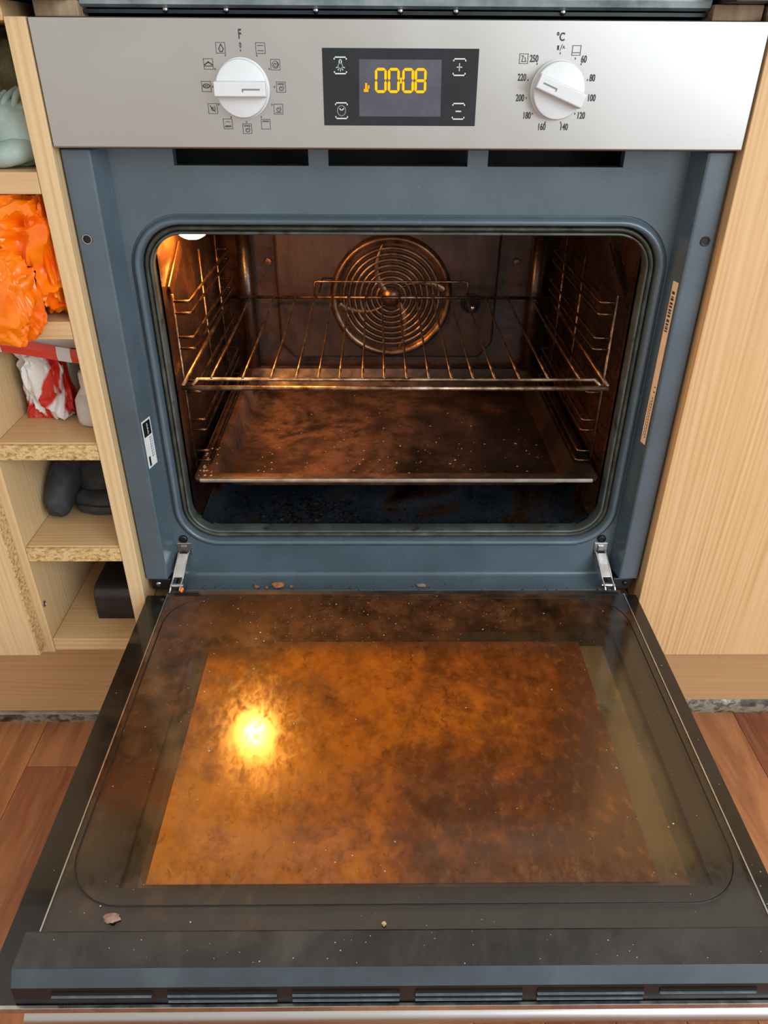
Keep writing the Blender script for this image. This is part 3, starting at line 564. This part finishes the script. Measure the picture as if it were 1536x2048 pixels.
# lamp in the upper left front corner of the cavity
lp = B().lathe_y(0, 0, [(.0215, 0), (.0215, -.004), (.0190, -.006)], 32, True, False); lp.v = [(-.213 + x, .110 + z, -.1700 + y) for x, y, z in lp.v]
lo = lp.build('oven_lamp', 'chrome', ov, True, auto=40, label='lit oven lamp')
lp = B().lathe_y(0, 0, [(.0182, 0)] + [(  .0180 * math.cos(k_ * math.pi / 16), -.004 - .0135 * math.sin(k_ * math.pi / 16)) for k_ in range(8)] + [(.0, -.0175)], 32, False, False)
lp.v = [(-.213 + x, .110 + z, -.1745 + y) for x, y, z in lp.v]; lp.build('lamp_glass', 'lamp_glow', lo, True, label='glowing lamp glass')

# ---- side rails
ZR = [-.2465, -.2590, -.2850, -.2975, -.3345, -.3475, -.3815, -.3942, -.4210, -.4335]
for sg in (-1, 1):
    X = sg * .2335 + .0005; XI = sg * .2165 + .0005
    rl = B().tube([(X, .070, -.239), (X, .070, -.4575)], .0017, 8).build('side_rail', 'rail_wire', ov, True, label='wire side rail of the cavity')
    B().tube([(X, .315, -.215), (X, .315, -.4575)], .0017, 8).build('upright_wire', 'rail_wire', rl, True)
    B().tube([(X, .215, -.225), (X, .215, -.4575)], .0017, 8).build('upright_wire', 'rail_wire', rl, True)
    for z in ZR:
        y0, y1 = .070, .315
        B().tube([(X, y0, z), (XI + sg * .003, y0, z), (XI + sg * .0006, y0 + .0012, z), (XI, y0 + .004, z), (XI, y1 - .004, z), (XI + sg * .0006, y1 - .001, z), (XI + sg * .003, y1, z), (X, y1, z)], .0016, 7).build('rung_wire', 'rail_wire', rl, True)
    # bracket plate that hangs the rail
    pl = B().add([(X + sg * .004, .074, -.232), (X + sg * .004, .082, -.244), (X + sg * .004, .148, -.212), (X + sg * .004, .140, -.200)], [(0, 1, 2, 3)])
    pl.v += [(x - sg * .0015, y, z) for x, y, z in pl.v[:4]]; pl.f += [(4, 5, 6, 7), (0, 1, 5, 4), (1, 2, 6, 5), (2, 3, 7, 6), (3, 0, 4, 7)]
    pl.build('hanging_bracket', 'burnt_enamel', rl)
    # rounded column pressed into the rear corner
    B().tube([(sg * .212 + .003, .392, -.19), (sg * .212 + .003, .392, -.49)], .011, 14).build('corner_post', 'burnt_enamel', cv, True)

# ---- hinges
for sg in (-1, 1):
    hx = .0005 + sg * .2545
    b_ = B().box(hx - .0085, hx + .0085, YF - .0012, YF + .001, -.549, -.531); h = b_.build('hinge', 'chrome', ov, bevel=.0008, label='chrome door hinge')
    B().box(hx - .0035, hx + .0035, YF - .003, YF - .001, -.5465, -.5345).build('hinge_catch', 'chrome', h, bevel=.0005)
    arm = [(YF - .001, -.5455), (YF - .004, -.5425), (.020, -.5545), (.010, -.5635), (.000, -.5690), (-.004, -.5740), (.004, -.5790), (.018, -.5710), (YF - .001, -.5590)]
    dxo = sg * .0045
    a_ = B().prism_x(arm, hx - .0066, hx - .0048).prism_x(arm, hx + .0048, hx + .0066)
    a_.v = [(x + sg * (YF - y) * .16, y, z) for x, y, z in a_.v]; a_.build('hinge_arm', 'chrome', h, bevel=.0004)
    web = [(YF - .006, -.5428), (.024, -.5525), (.012, -.5625), (.0125, -.5650), (.025, -.5550), (YF - .006, -.5455)]
    w_ = B().prism_x(web, hx - .0050, hx + .0050); w_.v = [(x + sg * (YF - y) * .16, y, z) for x, y, z in w_.v]; w_.build('hinge_web', 'chrome', h, bevel=.0003)
    rv = B().tube([(hx - .0078, .006, -.5705), (hx + .0078, .006, -.5705)], .0028, 12); rv.v = [(x + sg * .0054, y, z) for x, y, z in rv.v]; rv.build('hinge_rivet', 'chrome', h, True, auto=40)

# ---- labels stuck on the inner flanks of the posts
def flank(sg, u, z):                                     # u 0..1 from the post's edge back to the face
    xi, xf = (-.2715, -.2645) if sg < 0 else (.2745, .2690); off = -sg * .0004
    return (xi + (xf - xi) * u + off, .0140 + (YF - .0140) * u, z)
def fquad(sg, u0, u1, z0, z1, lift=0, sk=0):
    p = [flank(sg, u0, z0), flank(sg, u1, z0 + sk), flank(sg, u1, z1 + sk), flank(sg, u0, z1)]; return [(x - sg * lift, y - lift * .3, z) for x, y, z in p]
lb = B().quad(*fquad(-1, .05, .72, -.4165, -.3605)).build('rating_label', 'label_white', ov, label='small white sticker with a black header')
B().quad(*fquad(-1, .12, .65, -.3795, -.3625, .0003)).build('label_header', 'black', lb)
b_ = B()
for q in range(7): b_.quad(*fquad(-1, .36, .42 + .03 * (q % 2), -.3775 + q * .0019, -.3764 + q * .0019, .0006))
b_.build('header_lettering', 'label_white', lb)
b_ = B()
for q in range(9): b_.quad(*fquad(-1, .46, .50, -.4060 + q * .0028, -.4042 + q * .0028, .0003)); b_.quad(*fquad(-1, .58, .61, -.4060 + q * .0028, -.4044 + q * .0028, .0003))
b_.quad(*fquad(-1, .16, .28, -.4145, -.4030, .0003)); b_.build('label_lettering', 'black', lb)
lb = B().quad(*fquad(1, .10, .46, -.387, -.2120)).build('serial_label', 'label_cream', ov, label='long cream barcode sticker')
b_ = B(); rnd = random.Random(2); z = -.2215
while z > -.262:
    h_ = rnd.uniform(.0008, .0028); b_.quad(*fquad(1, .20, .38, z - h_, z, .0003)); z -= h_ + rnd.uniform(.0006, .0022)
b_.build('barcode', 'print_grey', lb)
b_ = B()
for q in range(14): b_.quad(*fquad(1, .20, .24, -.380 + q * .0035, -.3775 + q * .0035, .0003)); b_.quad(*fquad(1, .32, .35, -.378 + q * .003, -.376 + q * .003, .0003))
for zc in (-.3215, -.3270): b_.quad(*fquad(1, .16, .26, zc, zc + .0012, .0003))
b_.build('label_lettering', 'print_grey', lb)

# ---- the open door
TK = .0073
DX0, DX1 = -.2630, .2705
body = B().prism_x([(-.018, -.5675), (-.018, -.5855), (-.440, -.5855), (-.440, -.5790), (-.405, -.5700), (-.0205, -.5700)], DX0, DX0 + .0005)
db = B(); t_ = .0185
db.box(DX0, DX0 + .045, -.412, -.0185, -.5852, -.5672); db.box(DX1 - .030, DX1, -.412, -.0185, -.5852, -.5672)
db.box(DX0 + .045, DX1 - .030, -.075, -.0185, -.5852, -.5672); db.box(DX0 + .045, DX1 - .030, -.412, -.376, -.5852, -.5672)
door = db.tilt(TK).build('door', 'black', ov, label='open drop-down oven door')
B().box(DX0, DX1, -.4125, -.0190, -.5670, -.5640).tilt(TK).build('inner_glass', 'greasy_glass', door, label='inner glass smeared with brown baked grease')
B().box(DX0 + .0452, DX1 - .0302, -.3758, -.0752, -.5762, -.5732).tilt(TK).build('middle_glass', 'clear_glass', door)
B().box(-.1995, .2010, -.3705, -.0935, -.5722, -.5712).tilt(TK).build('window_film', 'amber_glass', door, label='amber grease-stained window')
# outer glass: black printed border round a clear window
og = B(); gx0, gx1, gy0, gy1 = -.2975, .2975, -.4495, .0065; wx0, wx1, wy0, wy1 = -.212, .2335, -.366, -.080
for a in ((gx0, wx0, gy0, gy1), (wx1, gx1, gy0, gy1), (wx0, wx1, gy0, wy0), (wx0, wx1, wy1, gy1)): og.box(*a, -.5905, -.5858)
og.tilt(TK).build('outer_glass', 'black_glass', door, label='black outer glass')
B().box(wx0 + .0002, wx1 - .0002, wy0 + .0002, wy1 - .0002, -.5902, -.5862).tilt(TK).build('window_glass', 'clear_glass', door)
for sg, x in ((-1, DX0), (1, DX1)):
    B().box(x + sg * .0002, x + sg * .0014, -.4125, -.0190, -.5700, -.5632).tilt(TK).build('glass_edge_trim', 'chrome', door)
# imprint of the seal on the glass
def rrxy(x0, x1, y0, y1, r, n=10): return rr((x0 + x1) / 2, (y0 + y1) / 2, (x1 - x0) / 2, (y1 - y0) / 2, r, n)
pa = rrxy(-.2580, .2640, -.3920, -.0270, .045)
B().tube([(x, y, -.5644) for x, y in pa], .0009, 6, True).tilt(TK).build('seal_mark', 'black', door, label='dark imprint of the seal')
# hinge-side strip and stops
B().prism_x([(-.0172, -.5672), (-.0172, -.5725), (-.0100, -.5735), (-.0085, -.5680), (-.0105, -.5655)], DX0 + .001, DX1 - .001).build('hinge_side_strip', 'door_black', door)
for sg, x in ((-1, -.2415), (1, .2505)): B().box(x - .014, x + .014, -.0215, -.0175, -.5640, -.5628).build('corner_stop', 'black', door)
# top bar with vents
bx0, bx1 = -.2712, .2785
prof = [(-.4130, -.5625), (-.4130, -.5588), (-.4145, -.5578), (-.4390, -.5578), (-.4468, -.5678), (-.4488, -.5852), (-.4130, -.5852)]
tb = B().prism_x(prof, bx0, bx1).tilt(TK).build('top_bar', 'door_black', door, label='dusty black plastic top bar')
bv = B().quad((bx0 + .0002, -.43915, -.55775), (bx1 - .0002, -.43915, -.55775), (bx1 - .0002, -.44695, -.56775), (bx0 + .0002, -.44695, -.56775)).tilt(TK).build('bevel_strip', 'door_bevel', door)
def vx(px): return (px - 808) * .000371
for a, b2, two in ((150, 335, 0), (365, 568, 1), (597, 797, 1), (827, 1027, 1), (1055, 1255, 1), (1285, 1467, 0)):
    xa, xb = vx(a), vx(b2)
    for q in range(2 if two else 1):
        z = -.5716 - q * .0056; y = -.4473 - (-.5678 - z) * .115
        B().box(xa, xb, y - .0008, y + .0006, z - .0030, z).tilt(TK).build('vent_slot', 'deep_black', door)
        B().box(xa, xb, y - .0020, y - .0002, z - .0040, z - .0030).tilt(TK).build('vent_lip', 'vent_highlight', door)
B().quad((bx0 + .0002, -.44705, -.56775), (bx1 - .0002, -.44705, -.56775), (bx1 - .0002, -.44900, -.5852), (bx0 + .0002, -.44900, -.5852)).tilt(TK).build('vent_face', 'black', door)
B().box(-.2975, .2975, -.4522, -.4496, -.5906, -.5846).tilt(TK).build('front_trim', 'chrome', door, bevel=.0003)
# handle under the front edge
hp = [(-.4325 + .0125 * math.cos(a), -.6275 + .0095 * math.sin(a)) for a in [k_ * math.pi / 8 for k_ in range(16)]]
hd = B().prism_x(hp, -.2765, .2765).build('handle', 'brushed_steel', door, True, auto=40, label='brushed steel door handle')
for x in (-.235, .235): B().prism_x([(-.424, -.6275), (-.440, -.6275), (-.438, -.5935), (-.426, -.5935)], x - .012, x + .012).build('handle_bracket', 'chrome', door)
lg = B(); rnd = random.Random(21)
for q in range(150):
    x = rnd.choice((rnd.gauss(-.06, .07), rnd.uniform(-.24, .24))); y = .009 + abs(rnd.gauss(0, .009))
    if abs(x) < .245 and y < .034: flake(lg, x, y, -.5806 + (y - .0105) * .043, rnd.uniform(.0005, .0019), rnd)
for sg in (-1, 1):
    for q in range(30): flake(lg, sg * (.262 + rnd.uniform(-.012, .005)), rnd.uniform(.009, .03), -.5804, rnd.uniform(.0006, .0022), rnd)
lg.build('ledge_debris', 'ledge_char', ov, kind='stuff', label='dark burnt bits along the ledge below the cavity')
# specks of dust and fat on the door
sp = B(); rnd = random.Random(11)
for q in range(560):
    x, y = rnd.uniform(-.26, .265), rnd.uniform(-.408, -.022)
    if rnd.random() < .55: y = -.022 - abs(rnd.gauss(0, .06)); x = rnd.gauss(-.05, .12)
    if abs(x) > .26 or y < -.408: continue
    flake(sp, x, y, -.5640 + TK * y, rnd.uniform(.0002, .0006) if rnd.random() < .93 else rnd.uniform(.0008, .0012), rnd)
for q in range(40):
    x, y = rnd.uniform(-.265, .27), rnd.uniform(-.438, -.415); flake(sp, x, y, -.5577 + TK * y, rnd.uniform(.0003, .0007), rnd)
for q in range(26):
    sx_ = rnd.choice((-1, 1)); x, y = (-.28 + rnd.uniform(-.012, .012)) if sx_ < 0 else (.284 + rnd.uniform(-.01, .01)), rnd.uniform(-.44, -.01); flake(sp, x, y, -.5857 + TK * y, rnd.uniform(.0003, .0008), rnd)
sp.build('dust_specks', 'speck', ov, kind='stuff', label='pale specks of dust and fat on the door')

# ------------------------------------------------------------------ wire rack
rk = empty('oven_rack', (0, .2, -.336), 'wire oven rack resting on the cavity side rails above the tray', 'oven rack')
zr = -.3295
fr_ = B().tube([(-.2300, .048, -.334), (.2330, .048, -.334)], .0027, 10); fr_.build('front_bar', 'rack_wire', rk, True)
B().tube([(-.2305, .052, -.333), (-.2300, .362, -.3255)], .0024, 8).build('side_bar', 'rack_wire', rk, True)
B().tube([(.2335, .052, -.333), (.2330, .362, -.3255)], .0024, 8).build('side_bar', 'rack_wire', rk, True)
B().tube([(-.2285, .366, -.3245), (.2360, .366, -.3245)], .0022, 8).build('back_bar', 'rack_wire', rk, True)
B().tube([(-.2195, .050, -.332), (-.2150, .057, -.3275), (-.209, .0605, zr + .0005), (.2140, .0605, zr + .0005), (.2200, .057, -.3275), (.2245, .050, -.332)], .0022, 8).build('step_bar', 'rack_wire', rk, True)
fx = [422, 485, 541, 591, 635, 679, 723, 766, 810, 854, 898, 941, 984, 1034, 1091, 1153]; bxp = [503, 549.5, 592, 630, 663.5, 694, 730, 763, 797, 831, 865.7, 898.5, 931, 968, 1011.5, 1059]
for a, b2 in zip(fx, bxp):
    xf = (a - 787.5) * .000549 + .0012; xb_ = (b2 - 781) * .000729 + .0015; x = (xf + xb_) / 2
    B().tube([(x, .0590, zr + .0026), (x + .0004, .16, zr + .0032), (x - .0003, .27, zr + .0042), (x, .366, -.3215)], .0014, 6).build('cross_wire', 'rack_wire', rk, True)
B().tube([(-.1085, .366, -.3225), (-.1085, .366, -.306), (-.1075, .366, -.303), (-.1050, .366, -.3020), (.1080, .366, -.3020), (.1105, .366, -.303), (.1115, .366, -.306), (.1115, .366, -.3225)], .0016, 8).build('back_guard', 'rack_wire', rk, True)
# ------------------------------------------------------------------ baking tray
X0, X1, Y0, Y1 = -.2285, .2355, .0305, .395
def rect(x0, x1, y0, y1, r, z, n=6): return [(x, y, z) for x, y in rr((x0 + x1) / 2, (y0 + y1) / 2, (x1 - x0) / 2, (y1 - y0) / 2, r, n)]
tz = -.4385; bz = -.4655
rg = [rect(X0, X1, Y0, Y1, .012, tz - .003), rect(X0 - .0004, X1 + .0004, Y0 - .0004, Y1 + .0004, .012, tz - .001), rect(X0 + .001, X1 - .001, Y0 + .001, Y1 - .001, .012, tz),
      rect(X0 + .0205, X1 - .0205, Y0 + .016, Y1 - .014, .016, tz), rect(X0 + .0222, X1 - .0222, Y0 + .0178, Y1 - .0155, .016, tz - .0025),
      rect(X0 + .0275, X1 - .0275, Y0 + .030, Y1 - .026, .02, bz + .004), rect(X0 + .0315, X1 - .0315, Y0 + .036, Y1 - .031, .02, bz)]
tr_ = empty('baking_tray', (.0035, .21, bz), 'dark baking tray crusted with brown fat on the lower rails', 'baking tray')
tb_ = B().rings(rg)
inner = rg[-1]; cx_, cy_ = .0035, sum(p[1] for p in inner) / len(inner)
rings = [inner]
for s_ in (.86, .7, .54, .38, .22, .08): rings.append([(cx_ + (p[0] - cx_) * s_, cy_ + (p[1] - cy_) * s_, bz + noise.noise((p[0] * s_ * 24, p[1] * s_ * 24, 5)) * .0012) for p in inner])
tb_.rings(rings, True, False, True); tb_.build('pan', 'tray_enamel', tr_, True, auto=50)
B().prism_x([(Y0 - .0016, tz - .0022), (Y0 - .0018, tz + .0002), (Y0 - .0004, tz + .0014), (Y0 + .0020, tz + .0010), (Y0 + .0020, tz + .0002)], X0 + .008, X1 - .008).build('front_rim', 'rim_metal', tr_)
ct = B(); rnd = random.Random(9)
for q in range(150):
    x, y = rnd.uniform(X0 + .035, X1 - .035), Y0 + .04 + abs(rnd.gauss(0, .09))
    if y > Y1 - .04: continue
    flake(ct, x, y, bz + .0004, rnd.uniform(.0007, .0022), rnd)
for q in range(26): flake(ct, X0 + rnd.uniform(.003, .02), rnd.uniform(Y0 + .01, Y0 + .09), tz, rnd.uniform(.001, .003), rnd)
ct.build('burnt_crumbs', 'crumb_flake', tr_, kind='stuff', label='glinting burnt crumbs in the tray')

# ------------------------------------------------------------------ loose crumbs
def crumb(name, mat, x, y, z, s_, seed, label, flat=.5):
    me_b = bmesh.new(); bmesh.ops.create_icosphere(me_b, subdivisions=2, radius=1); b_ = B(); off = Vector((seed * 3.1, seed, 0))
    for v_ in me_b.verts:
        d = 1 + .45 * noise.noise(v_.co * 1.4 + off); b_.v.append((x + v_.co.x * d * s_[0], y + v_.co.y * d * s_[1], z + (v_.co.z * d + .85) * s_[2]))
    b_.f = [tuple(v_.index for v_ in f.verts) for f in me_b.faces]; me_b.free(); b_.build(name, mat, label=label, cat='crumb', group='loose crumbs on the oven')
crumb('food_crumb', 'crumb_brown', -.1395, .016, -.5800, (.0078, .0048, .0032), 1, 'largest brown food crumb on the ledge below the cavity')
crumb('food_crumb', 'crumb_orange', -.2490, -.0120, -.5655, (.0022, .0038, .0035), 2, 'upright orange food chip beside the left hinge')
crumb('food_crumb', 'crumb_brown', -.1655, .014, -.5800, (.0032, .0022, .0018), 3, 'leftmost small brown crumb on the ledge by the left hinge')
crumb('food_crumb', 'crumb_brown', -.1240, .015, -.5802, (.0026, .002, .0016), 4, 'small brown crumb just right of the largest crumb')
crumb('food_crumb', 'crumb_brown', -.1535, .013, -.5800, (.0024, .002, .0016), 5, 'small brown crumb just left of the largest crumb')
crumb('food_crumb', 'crumb_beige', -.0146, -.4070, -.5668, (.0017, .0017, .0017), 6, 'tiny beige crumb at the middle of the door bar')
crumb('grease_flake', 'crumb_flake', -.2150, -.4010, -.5668, (.0062, .0042, .0013), 7, 'pale greasy flake near the left end of the door bar')
crumb('grease_flake', 'crumb_flake', .0350, .017, -.5800, (.0060, .0034, .0018), 8, 'grey flake on the ledge near the middle of the oven')

# ------------------------------------------------------------------ things on the open shelves
def crumple(name, mat, c, rad, seed, amp, freq, lim, label=None, cat=None, parent=None, sub=5, smooth=False, e=.6, creased=False):
    bm_ = bmesh.new(); bmesh.ops.create_icosphere(bm_, subdivisions=sub, radius=1); b_ = B(); off = Vector((seed * 5.3, seed * 2.7, seed))
    for v_ in bm_.verts:
        n_ = v_.co; q_ = Vector([math.copysign(abs(k_) ** e, k_) for k_ in n_])
        w1 = noise.noise_vector(n_ * freq * .7 + off) * .6
        a = 1 - 2.2 * abs(noise.noise(n_ * freq + w1 + off)); b2 = 1 - 2.2 * abs(noise.noise((n_ + w1 * .4) * freq * 2.1 + off * 2)); c2 = noise.noise(n_ * freq * .8 + off * 3)
        d = 1 + amp * (.30 * (a - .4) + .10 * (b2 - .4) + .3 * c2)
        if creased:
            ds, _ = noise.voronoi(n_ * freq * 1.5 + w1 * 1.2 + off); ds2, _ = noise.voronoi(n_ * freq * 3.4 + w1 + off * 1.7)
            d -= amp * (.55 * (ds[1] - ds[0] - .25) + .14 * (ds2[1] - ds2[0] - .25))
        p = Vector((c[0] + q_.x * rad[0] * d, c[1] + q_.y * rad[1] * d, c[2] + q_.z * rad[2] * d))
        p = Vector([min(max(p[k_], lim[k_][0]), lim[k_][1]) for k_ in range(3)]); b_.v.append(tuple(p))
    b_.f = [tuple(v_.index for v_ in f.verts) for f in bm_.faces]; bm_.free()
    return b_.build(name, mat, parent, smooth, label=label, cat=cat, auto=38 if creased else None)
IN = (XL1 + .001, XB0 - .001)
# second compartment: orange carrier bag, bulging over the shelf edge
ob_ = empty('carrier_bag', (-.37, .08, -.2465), 'crumpled bright orange plastic bag bulging over the second shelf edge', 'plastic bag')
crumple('bag_body', 'orange_film', (-.372, .125, -.190), (.062, .118, .056), 3, .7, 1.7, (IN, (-.0004, .40), (-.2462, -.1335)), parent=ob_, creased=True, sub=6, smooth=True)
crumple('bag_flap', 'orange_film', (-.384, -.012, -.222), (.042, .020, .040), 8, .5, 1.5, ((-.4249, -.336), (-.034, -.0012), (-.2625, -.1345)), parent=ob_, creased=True, sub=6, smooth=True)
crumple('bag_handle', 'orange_film', (-.333, .045, -.190), (.015, .036, .056), 5, .45, 1.3, (IN, (-.001, .12), (-.2462, -.1335)), parent=ob_, creased=True, sub=6, smooth=True)
# third compartment: red and white bag, white bag, bottle end
rb_ = empty('carrier_bag', (-.385, .12, -.379), 'red and white striped plastic bag stuffed into the third shelf', 'plastic bag')
crumple('bag_body', 'red_white_film', (-.388, .105, -.332), (.029, .040, .049), 12, .7, 1.6, ((IN[0], -.3605), (.055, .155), (-.379, -.2905)), parent=rb_, creased=True, sub=6, smooth=True)
def strap(name, mat, u0, u1):
    st_ = B(); ring_ = []
    for i in range(13):
        u = u0 + (u1 - u0) * i / 12; x = -.4235 + .106 * u; z = -.2800 - .012 * u - .005 * math.sin(u * 3.1); y = .034 + .010 * math.sin(u * 4); h_ = .0078 - .0015 * abs(u - .5)
        ring_.append([(x, y, z - h_), (x, y - .0012, z), (x, y + .001, z + h_), (x, y + .0016, z)])
    st_.rings(ring_, True, True, True).build(name, mat, rb_)
strap('bag_handle', 'white_film', 0, .13); strap('bag_handle', 'red_film', .132, .66); strap('bag_handle', 'white_film', .662, .82); strap('bag_handle', 'red_film', .822, 1)
crumple('carrier_bag', 'white_film', (-.352, .215, -.318), (.034, .050, .058), 21, .6, 1.5, ((-.400, IN[1]), (.157, .4), (-.379, -.2655)), 'crumpled white plastic bag behind the red and white one', 'plastic bag', creased=True, sub=6, smooth=True)
crumple('carrier_bag', 'black_matte', (-.413, .19, -.285), (.012, .03, .018), 25, .5, 1.6, ((IN[0], -.4015), (.157, .3), (-.379, -.2655)), 'black plastic bag in the top left corner of the third shelf', 'plastic bag', smooth=True)
crumple('bag_top', 'white_film', (-.368, .085, -.280), (.052, .042, .014), 22, .6, 1.5, (IN, (.052, .155), (-.2990, -.2655)), parent=rb_, smooth=True)
bt = empty('plastic_bottle', (-.334, .06, -.379), 'milky white plastic bottle standing at the right of the third shelf', 'bottle')
b_ = B(); rg = []
for r_, z in ((.0, -.379), (.013, -.379), (.0175, -.376), (.0180, -.366), (.0168, -.350), (.0120, -.342), (.0085, -.337), (.0085, -.322), (.0070, -.318), (.0, -.318)):
    rg.append([(-.3355 + r_ * math.cos(k_ * math.pi / 12), .058 + r_ * math.sin(k_ * math.pi / 12), z) for k_ in range(24)])
b_.rings(rg[:6]).build('bottle_body', 'milk_plastic', bt, True); B().rings(rg[5:]).build('bottle_neck', 'milk_plastic', bt, True)
# fourth compartment: black padded glove
gl_ = empty('oven_glove', (-.37, .1, -.512), 'black padded oven glove folded on the fourth shelf', 'oven glove')
def pad(name, path, rs, fl=1.0, n=20):
    b_ = B().tube(path, rs, n)
    b_.v = [(min(max(x + noise.noise((x * 60, y * 60, z * 60)) * .0035, IN[0]), IN[1]), y + noise.noise((x * 50 + 9, y * 50, z * 50)) * .0035, min(max(z + noise.noise((x * 70, y * 70 + 5, z * 70)) * .0025, -.5117), -.3985)) for x, y, z in b_.v]
    o = b_.build(name, 'black_cloth', gl_, True); md = o.modifiers.new('s', 'SUBSURF'); md.levels = md.render_levels = 1; return o
def spline(P, n=8):
    P = [Vector(p) for p in P]; out = []
    for i in range(len(P) - 1):
        a, b2, c2, d2 = P[max(i - 1, 0)], P[i], P[i + 1], P[min(i + 2, len(P) - 1)]
        for k_ in range(n):
            t2 = k_ / n; out.append(.5 * ((2 * b2) + (-a + c2) * t2 + (2 * a - 5 * b2 + 4 * c2 - d2) * t2 ** 2 + (-a + 3 * b2 - 3 * c2 + d2) * t2 ** 3))
    out.append(P[-1]); return out
def rads(ks, m): return [ks[min(int(i / (m - 1) * (len(ks) - 1)), len(ks) - 2)] * (1 - (i / (m - 1) * (len(ks) - 1) - min(int(i / (m - 1) * (len(ks) - 1)), len(ks) - 2))) + ks[min(int(i / (m - 1) * (len(ks) - 1)), len(ks) - 2) + 1] * (i / (m - 1) * (len(ks) - 1) - min(int(i / (m - 1) * (len(ks) - 1)), len(ks) - 2)) for i in range(m)]
pt = spline([(-.4055, .052, -.4985), (-.4050, .062, -.492), (-.4000, .085, -.470), (-.388, .115, -.450), (-.366, .135, -.446), (-.338, .13, -.452)]); pad('thumb', pt, rads([.006, .0165, .0195, .022, .025, .026], len(pt)))
pt = spline([(-.392, .10, -.494), (-.378, .082, -.496), (-.355, .078, -.4965), (-.330, .080, -.4965)]); pad('cuff', pt, rads([.008, .0155, .016, .016], len(pt)))
pt = spline([(-.388, .125, -.476), (-.37, .118, -.474), (-.335, .116, -.474)]); pad('palm', pt, rads([.022, .036, .036], len(pt)))
B().tube(spline([(-.385, .0665, -.4915), (-.37, .0615, -.4915), (-.35, .0612, -.493), (-.334, .0625, -.4925)]), .0009, 5).build('seam', 'deep_black', gl_)
# bottom compartment: black box
bxo = B(); pf = [(.046, -.650), (.044, -.615)]
pf = [(.040, -.6498), (.0400, -.6180)] + [(.0400 + .016 * (1 - math.cos(R(a))), -.6180 + .016 * math.sin(R(a))) for a in (15, 30, 45, 60, 75, 90)] + [(.130, -.602), (.130, -.6498)]
bxo.prism_x(pf, -.3795, -.3205)
bo = bxo.build('black_box', 'black_matte', smooth=True, auto=30, bevel=.0012, label='matte black box with a rounded top edge on the bottom shelf', cat='box')
# top compartment: olive bag and sage cloth
crumple('cloth_bag', 'olive_cloth', (-.352, .145, -.056), (.036, .055, .054), 31, .5, 1.6, (IN, (.097, .3), (-.1138, -.0045)), 'dark olive crumpled bag at the back of the top shelf', 'bag', smooth=True)
cl_ = empty('folded_cloth', (-.345, .06, -.114), 'sage green ribbed cloth rolled up on the top shelf', 'cloth')
crumple('cloth_roll', 'sage_cloth', (-.348, .060, -.086), (.032, .034, .028), 33, .35, 1.5, (IN, (.022, .095), (-.1139, -.0045)), parent=cl_, smooth=True)
for q in range(4):
    B().tube(spline([(-.373 + q * .011, .029 + .002 * q, -.083 + q * .004), (-.366 + q * .011, .033, -.068 + q * .004), (-.360 + q * .011, .050, -.058 + q * .003)]), .0028, 8).build('cloth_rib', 'sage_cloth', cl_, True)
B().tube(spline([(-.372, .030, -.101), (-.356, .023, -.103), (-.340, .024, -.100), (-.325, .034, -.098)]), rads([.007, .0105, .0105, .008], 25), 14).build('cloth_fold', 'sage_cloth', cl_, True)
